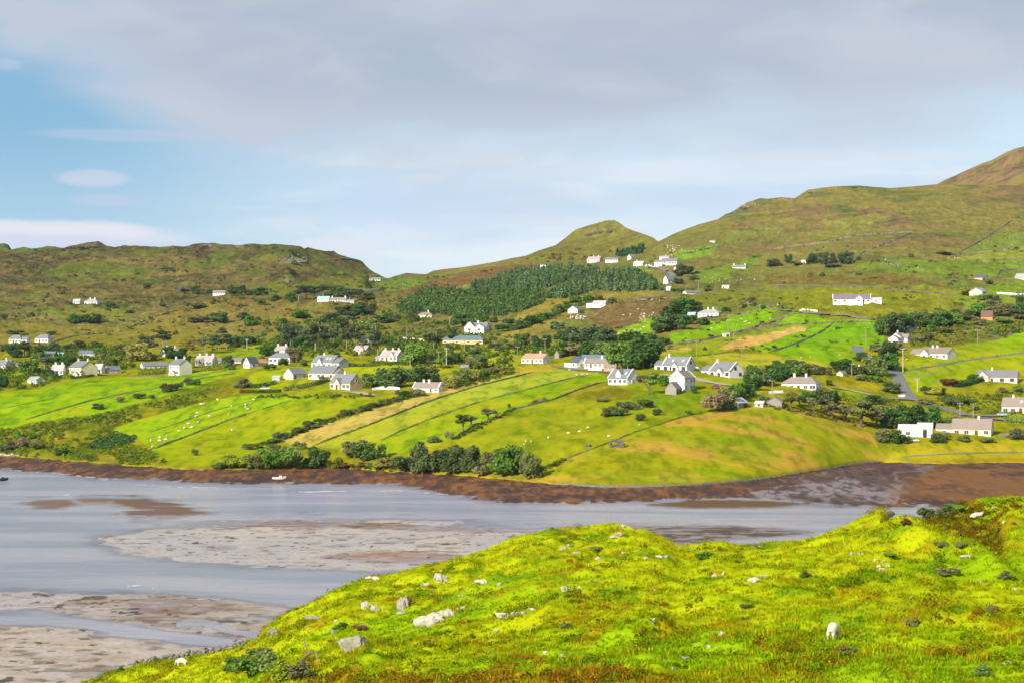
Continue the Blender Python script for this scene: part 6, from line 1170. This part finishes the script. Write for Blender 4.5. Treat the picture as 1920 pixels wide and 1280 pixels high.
# ------------------------------------------------------------------ cars and boats
M['tyre'] = simple('tyre', (.02, .02, .02), .8); M['rim'] = simple('wheel_rim', (.5, .5, .5), .4)
def car(u, v, col, rz, label, cat='car'):
    P = ground(u, v); root = empty('parked_car', P+Vector((0, 0, .06)), rz); tag(root, label, cat, 'cars parked by the houses'); m = simple('car_paint', col, .35, .04, 1, .5)
    b = MB(); prof = [(-2.05, .35), (-2.1, .75), (-1.9, .92), (-1.0, .95), (1.0, .95), (1.9, .85), (2.08, .65), (2.08, .35)]; n = len(prof)
    b.add([(x, -.85, z) for x, z in prof]+[(x, .85, z) for x, z in prof], [tuple(range(n)), tuple(range(2*n-1, n-1, -1))]+[(i, i+n, (i+1) % n+n, (i+1) % n) for i in range(n)]); b.build('body', m, root)
    c = [(-1.7, .95), (-1.2, 1.42), (.3, 1.45), (1.0, .95)]; g = MB(); g.add([(x, -.78+.1*(z > 1), z) for x, z in c]+[(x, .78-.1*(z > 1), z) for x, z in c], [(0, 1, 2, 3), (7, 6, 5, 4), (0, 4, 5, 1), (1, 5, 6, 2), (2, 6, 7, 3), (3, 7, 4, 0)]); g.build('windows', M['glass'], root)
    MB().box((-.45, 0, 1.47), (1.5, 1.3, .06)).build('car_roof', m, root)
    for x in (-1.3, 1.3):
        for y in (-.82, .82):
            w_ = MB().tube([(x, y-.1, .32), (x, y+.1, .32)], .33, 12).build('wheel', M['tyre'], root); s_ = 1 if y > 0 else -1; MB().tube([(x, y+s_*.09, .32), (x, y+s_*.12, .32)], .19, 10).build('rim', M['rim'], w_)
    for y in (-.6, .6): MB().box((2.08, y, .66), (.06, .32, .14)).build('headlight', M['p_white'], root); MB().box((-2.1, y, .72), (.05, .28, .14)).build('tail_light', M['p_red'], root)
    return root
car(497, 730, (.55, .56, .58), .2, 'silver car parked left of the tan gabled cream house')
car(606, 711, (.03, .03, .04), .1, 'dark car in front of the long cream house')
car(1308, 694, (.03, .05, .10), -.4, 'dark blue car at the end of the white coped house')
car(1343, 728, (.30, .03, .05), .3, 'dark red car on the gravel right of the tall farmhouse')
car(1880, 779, (.38, .50, .62), .1, 'light blue car before the pale pink bungalow')
car(1776, 818, (.40, .05, .05), 1.2, 'red car before the low wing of the cream shore bungalow')
car(1712, 828, (.50, .53, .58), .1, 'pale grey car in the yard of the white stepped barn')
car(809, 680, (.55, .57, .60), 0, 'silver car among the village trees right of the leafy green tree')
car(1852, 529, (.35, .10, .08), .1, 'reddish car on the lane below the navy roofed barn')
M['hull'] = simple('boat_hull', (.66, .66, .62), .45, .1, 2, .4); M['hull_d'] = simple('dark_hull', (.03, .035, .04), .5)
def boat(u, v, rz, mat, label, k=1.0):
    y = F*H/(v-VH); root = empty('rowing_boat', ((u-960)*y/F, y, .55 if k == 1 else .02), rz); root.scale = (k, k, k); tag(root, label, 'boat'); vs = []; st = [(-2.1, .72, .0, .62), (-1.2, .85, -.12, .6), (0, .88, -.15, .62), (1.1, .7, -.12, .72), (1.9, .32, .0, .88), (2.3, .03, .3, .98)]
    for x, wd, zb, zt in st: vs += [(x, -wd, zt), (x, -wd*.75, zb+.15), (x, 0, zb), (x, wd*.75, zb+.15), (x, wd, zt)]
    fs = [tuple(q) for q in grid_quads(6, 5)]+[(0, 1, 2, 3, 4)]; h_ = MB().add(vs, fs).build('hull', M[mat], root); md = h_.modifiers.new('t', 'SOLIDIFY'); md.thickness = .06
    for x in (-1.3, -.1, .9): MB().box((x, 0, .42), (.28, 1.3, .05)).build('seat', M['bark_pale'], root)
    MB().box((-2.2, 0, .65), (.25, .25, .5)).box((-2.25, 0, .15), (.1, .08, .7)).build('outboard_motor', M['p_black'], root)
    MB().box((.5, 0, .85), (.9, .9, .5), taper=.8).build('cuddy', M[mat], root)
boat(523, 901, .15, 'hull', 'small white open boat stranded on the brown shore')
boat(2, 904, .6, 'hull_d', 'dark small boat afloat at the left edge of the estuary')
# ------------------------------------------------------------------ rocks, ruins
M['rock'] = simple('pale_rock', (.40, .375, .31), .95, .45, 3.0, .1, .12, stain=(.20, .19, .13)); M['rock_d'] = simple('weathered_rock', (.25, .235, .20), .95, .45, 3.0, .1, .12, stain=(.12, .12, .07))
ROCKS = []
for i in range(7):
    bm = bmesh.new(); bmesh.ops.create_icosphere(bm, subdivisions=4, radius=.5); A = np.array([v.co[:] for v in bm.verts])
    cuts = np.random.default_rng(i).normal(size=(9, 3)); cuts /= np.linalg.norm(cuts, axis=1, keepdims=True)
    for c_ in cuts: e_ = A@c_-np.random.default_rng(i+5).uniform(.24, .36); A -= np.maximum(e_, 0)[:, None]*c_*.9
    f_ = 1+.9*(fbm(A[:, 0]*4+9*i, A[:, 1]*4+A[:, 2]*3, 1, 4, 200+i, .6)-.5)+.3*(fbm(A[:, 0]*12+A[:, 2]*5, A[:, 1]*12, 1, 3, 230+i)-.5); A *= f_[:, None]
    for v, a in zip(bm.verts, A): v.co = a
    me = bpy.data.meshes.new('rock'); bm.to_mesh(me); bm.free(); ROCKS.append(me)
def rock(u, v, wpx, hpx, mat='rock', onnear=True, rz=None, tilt=None):
    P = (nground if onnear else ground)(u, v); s = P.y/F; o = bpy.data.objects.new('rock', with_mat(random.choice(ROCKS), M[mat])); COL.objects.link(o)
    o.location = P+Vector((0, 0, hpx*s*.02)); o.scale = (wpx*s*1.1, max(wpx*.8, hpx)*s*.9, hpx*s*1.25); o.rotation_euler = (random.uniform(-.2, .2), tilt if tilt is not None else random.uniform(-.25, .25), rz if rz is not None else random.uniform(-.4, .4))
    tag(o, None, 'rock', 'rocks bedded in the near hillside'); big = wpx >= 24; sm = wpx < 11
    AUTO.append((o, ('large ' if big else 'small ' if sm else '')+('pale rock' if mat == 'rock' else 'grey rock'), u, v)); return o
LANDN = [('sheep seen from behind', 1562, 1195), ('lying sheep', 1830, 968), ('lower left sheep', 341, 1246), ('big grey boulder', 664, 1215), ('long pale outcrop', 808, 1168)]
for a in [(826,1090,34,22),(797,1098,20,10),(685,1140,18,22),(701,1146,26,18),(757,1140,22,34,'rock_d'),(752,1150,18,9),(836,1155,32,20),(866,1143,22,10),(943,1156,36,13),(625,1190,14,12,'rock_d'),(516,1188,30,14,'rock_d'),(590,1164,34,12,'rock_d'),(630,1165,7,6),(904,1092,26,8),(937,1102,12,10),(866,1117,14,6),(930,1183,14,8),(705,1086,14,8),(691,1083,12,5),(790,1166,20,14),
 (1055,1031,12,12),(1066,1024,10,8),(1079,1038,22,6),(1122,1050,14,8),(1168,987,16,6),(1160,1003,24,7),(1153,1012,22,6),(1211,1048,10,8),(1234,1047,14,8),(1248,1046,14,7),(1059,1108,16,18),(1086,1104,12,6),(1070,1106,9,5),(996,1145,14,9),(966,1152,18,10),(980,1151,14,9),(1168,1039,8,6),(1340,1083,10,12),(1355,1081,6,8),(1412,1088,20,10),(1428,1082,22,10),(1418,1026,20,6),(1225,1176,10,14),(1352,1190,12,12),(1329,1218,10,10),(1285,1234,22,6),(1261,1258,10,16),(1169,1246,10,9),(1158,1251,10,8),(1052,1232,16,10),(1023,1223,11,7),(992,1185,14,6),(1227,1107,9,4),(1116,1090,7,4),(1180,1135,8,4),
 (1597,1041,6,12),(1610,1040,7,6),(1617,1040,5,5),(1585,1021,5,5),(1646,1062,9,8),(1657,1058,9,8),(1652,1070,14,8),(1664,1064,9,7),(1641,1056,6,6),(1674,967,7,6),(1708,957,5,4),(1811,1046,20,6),(1839,1095,8,8),(1797,1021,14,4),(1863,953,9,5),(1904,1106,8,8),(1888,1245,28,6),(1484,1275,6,4),(1651,1268,6,4),(1710,1123,5,4),(1882,980,8,5),(1756,991,7,5),(1681,1080,6,5)]: rock(*a)
r_ = rock(664, 1214, 62, 44, 'rock_d'); AUTO.pop(); tag(r_, 'big grey weathered boulder, largest on the near hill', 'rock')
r_ = rock(806, 1167, 54, 26); AUTO.pop(); tag(r_, 'long pale jagged outcrop beside heather in the middle of the near hill', 'rock')
M['crag'] = simple('crag_rock', (.105, .100, .070), .95, .5, .3, .1, .5, stain=(.075, .085, .03))
for a in [(542,494,34,12),(562,492,24,11),(552,488,26,9),(536,530,24,11),(548,528,14,9),(684,546,34,9),(700,545,18,8),(646,486,30,5),(150,466,36,7),(172,463,30,8),(392,461,26,5),(700,517,16,6),(1106,441,22,8),(1126,437,26,9),(1148,434,24,7),(1395,392,20,6),(1376,403,14,5),(1600,352,16,3),(1520,362,14,4),(100,469,14,4)]:
    rock(*a, 'crag', False, None, 0.0); o_ = AUTO.pop(); AUTO.append((o_[0], 'dark crag', o_[2], o_[3])); o_[0].name = 'crag'; tag(o_[0], None, 'crag', 'crags on the hill crests')
def rubble(name, label, cat, pts, n, size, mat, near=False, h=.9):
    P = path(pts, .4, near)
    if name == 'rock_outcrop':
        us = [q[0] for q in pts]; vs_ = [q[1] for q in pts]; n = n//2; size *= .62
        P = [ground(random.gauss(sum(us)/len(us), (max(us)-min(us))*.3), random.gauss(sum(vs_)/len(vs_), (max(vs_)-min(vs_))*.32)) for _ in range(24)]; P = [ground(960+F*(p.x+random.gauss(0, 3))/p.y, VH-(p.z-H)*F/p.y+random.gauss(0, 1.5)) for p in P for _ in range(5)]
    co = []; fa = []; b = 0; r = random.Random(n); sm = ROCKS[0]
    bm = bmesh.new(); bmesh.ops.create_icosphere(bm, subdivisions=1, radius=.5); V0 = np.array([v.co[:] for v in bm.verts]); F0 = np.array([[v.index for v in f.verts] for f in bm.faces]); bm.free()
    for i in range(n):
        p = r.choice(P); s = size*r.uniform(.5, 1.3); q = V0*np.array([s*1.3, s, s*.8])*(1+.35*(rng.random((len(V0), 1))-.5)); a = r.uniform(0, pi); q = q@np.array([[cos(a), -sin(a), 0], [sin(a), cos(a), 0], [0, 0, 1]])
        co.append(q+np.array([p.x+r.uniform(-.3, .3), p.y+r.uniform(-.3, .3), p.z+r.uniform(-.1, h)*r.random()])); fa.append(F0+b); b += len(V0)
    o = big_mesh(name, np.concatenate(co), np.concatenate(fa), M[mat], smooth=False)
    return tag(o, label, kind='stuff') if name in ('rock_outcrop', 'shore_stones') else tag(o, label, cat)
rubble('stone_wall', 'tumbled dry stone wall along the water edge at the lower left', 'wall', [(254, 1246), (290, 1240), (330, 1234), (392, 1224), (425, 1218), (458, 1208)], 240, .34, 'drystone', True, .7)
rubble('ruined_walls', 'ruined stone cottage walls on the field bank above the green hump', 'ruin', [(1145, 838), (1152, 837), (1160, 837), (1168, 838)], 90, .9, 'drystone', False, 3)
rubble('stone_heap', 'small heap of stones at the left end of the field bank', 'stones', [(1101, 838), (1106, 837)], 24, .8, 'drystone', False, 1.6)
rubble('ruined_walls', 'low ruined grey walls below the gable fronted cottage', 'ruin', [(1065, 598), (1075, 598), (1085, 598), (1098, 599)], 160, 1.1, 'rock', False, 3)
rubble('rock_outcrop', 'rocky heath outcrop scattered down the centre of the slope', 'rocks', [(1195, 590), (1215, 575), (1228, 568), (1245, 565), (1215, 585), (1190, 600), (1170, 608)], 150, 1.5, 'rock', False, .8)
rubble('rock_outcrop', 'grey outcrop in the green pasture under the brown moor at right', 'rocks', [(1645, 496), (1665, 494), (1690, 494), (1660, 499), (1700, 497)], 130, 1.5, 'rock_d', False, 1)
rubble('rock_outcrop', 'small grey outcrop below the high pasture at the right edge', 'rocks', [(1890, 447), (1905, 443), (1915, 445)], 60, 1.8, 'rock_d', False, 1.2)
rubble('rock_outcrop', 'grey crag face on the conical hill', 'rocks', [(1100, 440), (1115, 435), (1125, 432), (1140, 430), (1160, 430)], 60, 3.5, 'drystone', False, 1.5)
rubble('rock_outcrop', 'broken rocks on the crest of the right hill', 'rocks', [(1370, 402), (1385, 394), (1398, 385), (1410, 380)], 70, 2.6, 'rock_d', False, 1)
rubble('rock_outcrop', 'pale boulders on the heath above the hipped pasture bungalow', 'rocks', [(1330, 530), (1345, 525), (1360, 528), (1400, 520)], 60, 1.3, 'rock', False, .8)
rubble('rock_outcrop', 'scattered stones beside the steep field under the right hill flank', 'rocks', [(1255, 475), (1262, 466), (1266, 460)], 60, 2, 'rock', False, 1)
rubble('rock_outcrop', 'dark rock face near the right end of the left ridge', 'rocks', [(535, 486), (550, 484), (565, 484), (560, 490)], 50, 3.5, 'drystone', False, 2)
rubble('shore_stones', 'pale boulders on the brown shore under the far left scrub', 'stones', [(0, 852), (20, 853), (36, 854)], 50, .9, 'rock', False, .5)
# ---- foreground shrubs and the dead branch
for u, v, w_, h_, l_ in [(468,1272,64,42,'mid'),(500,1258,52,38,'mid'),(440,1262,40,26,'mid'),(524,1278,56,34,'light'),(485,1238,40,22,'mid'),(560,1276,48,26,'olive'),(226,1258,16,8,'mid'),(190,1272,20,9,'mid'),(1668,972,24,16,'olive'),(1700,966,34,22,'mid'),(1735,962,34,24,'dark'),(1775,968,38,26,'dark'),(1800,962,28,20,'mid'),(1700,992,26,12,'maroon'),(1765,1030,28,14,'olive'),(1800,1036,24,14,'olive'),(1320,1046,38,14,'mid'),(1120,1035,30,14,'olive'),(1780,1082,44,18,'olive'),(1710,1172,34,16,'olive'),(1860,1150,30,18,'olive'),(1590,1235,40,18,'olive'),(1840,1270,40,24,'mid'),(1885,1085,30,18,'olive'),(1400,1140,24,12,'olive'),(1060,1180,30,14,'mid'),(760,1132,30,14,'maroon'),(675,1186,28,10,'maroon'),(640,1182,34,14,'mid'),(1510,1085,26,12,'olive'),(1670,1050,28,12,'mid')]:
    tree(u, v, w_*(1.0 if u < 600 else .85), h_*(1.1 if u < 600 else .85), 'shrub', l_, True)
P0 = nground(548, 1258); s_ = P0.y/F; db = empty('dead_branch', P0); tag(db, 'bare grey dead branch sticking from the grass at the lower left', 'branch')
MB().tube([(0, 0, -.3), (14*s_, 0, 14*s_), (30*s_, .3, 28*s_), (44*s_, .2, 34*s_)], [.16, .12, .09, .03], 6).build('limb', M['bark'], db)
MB().tube([(30*s_, .3, 28*s_), (24*s_, .2, 46*s_), (20*s_, .1, 60*s_)], [.06, .045, .015], 5).build('limb', M['bark_pale'], db); MB().tube([(44*s_, .2, 34*s_), (48*s_, 0, 16*s_), (52*s_, -.2, 2*s_)], [.05, .04, .02], 5).build('limb', M['bark_pale'], db)
# ---- surf along the shallows
M['foam'] = simple('foam', (.50, .52, .55), .9, .1)
def foam(label, runs):
    co = []; fa = []; b = 0
    for (u0, v0, u1, v1, th) in runs:
        n = 40; tt = np.linspace(0, 1, n); uu = u0+(u1-u0)*tt; vv = v0+(v1-v0)*tt+2.5*(fbm(uu, uu*0+v0, 16, 3, 300)-.5); ww = .6*th*np.sin(pi*tt)*(.1+1.2*fbm(uu, uu*0+v1, 7, 3, 301)); ww *= (fbm(uu, uu*0, 9, 2, int(u0)) > .46)
        for q in (-.5, .5): y = F*H/(vv+q*ww-VH); co.append(np.stack([(uu-960)*y/F, y, np.full(n, .035)], -1))
        i = np.arange(n-1)+b; fa.append(np.stack([i, i+1, i+n+1, i+n], -1)); b += 2*n
    return tag(big_mesh('surf', np.concatenate(co), np.concatenate(fa), M['foam'], smooth=False), label, kind='stuff')
foam('thin white surf lines along the shallow edges of the estuary', [(540, 922, 660, 920, 3), (660, 920, 800, 919, 2), (770, 922, 860, 927, 4), (0, 879, 120, 888, 2.2), (100, 887, 200, 897, 2.5), (160, 897, 240, 899, 2), (250, 909, 300, 909, 2), (280, 912, 440, 914, 2), (225, 1099, 270, 1097, 4), (265, 1106, 300, 1101, 4), (1225, 991, 1270, 994, 1.6), (1250, 997, 1310, 998, 2), (110, 928, 150, 927, 2), (330, 955, 400, 966, 1.5)])
# ------------------------------------------------------------------ sea air: one even box of haze round the place
hm, t = new_mat('haze'); t.l.new(t.node('ShaderNodeVolumePrincipled', {'Color': (.75, .86, 1.0, 1), 'Density': HAZE, 'Anisotropy': .2}).outputs[0], t.node('ShaderNodeOutputMaterial').inputs['Volume'])
tag(MB().box((0, 1700, 200), (6000, 4600, 410)).build('haze', hm), 'faint blue sea haze over the whole valley', kind='stuff')
# ------------------------------------------------------------------ labels that tell alike things apart, by their nearest landmark
def describe():
    def side(du, dv):
        if abs(du) >= 1.2*abs(dv): return 'right of' if du > 0 else 'left of'
        return 'below' if dv > 0 else 'above'
    groups = {}
    for o, base, u, v in AUTO:
        L_ = LANDN if v > 985 or (v > 925 and u > 1500) else LAND
        sh, lu, lv = min(L_, key=lambda q: (q[1]-u)**2+(1.6*(q[2]-v))**2); d = math.hypot(lu-u, lv-v)
        groups.setdefault((base, side(u-lu, v-lv), sh), []).append((d, o))
    nth = ['nearest', 'second', 'third', 'fourth', 'fifth', 'sixth', 'seventh', 'eighth', 'ninth', 'tenth', 'eleventh', 'twelfth', 'thirteenth', 'fourteenth', 'fifteenth', 'sixteenth', 'seventeenth', 'eighteenth', 'nineteenth', 'twentieth']
    for (base, sd, sh), L_ in groups.items():
        L_.sort(key=lambda q: q[0])
        for i, (d, o) in enumerate(L_):
            o['label'] = f'{base} {sd} the {sh}' if len(L_) == 1 else f'{nth[min(i, 19)]} {base} {sd} the {sh}'
describe()
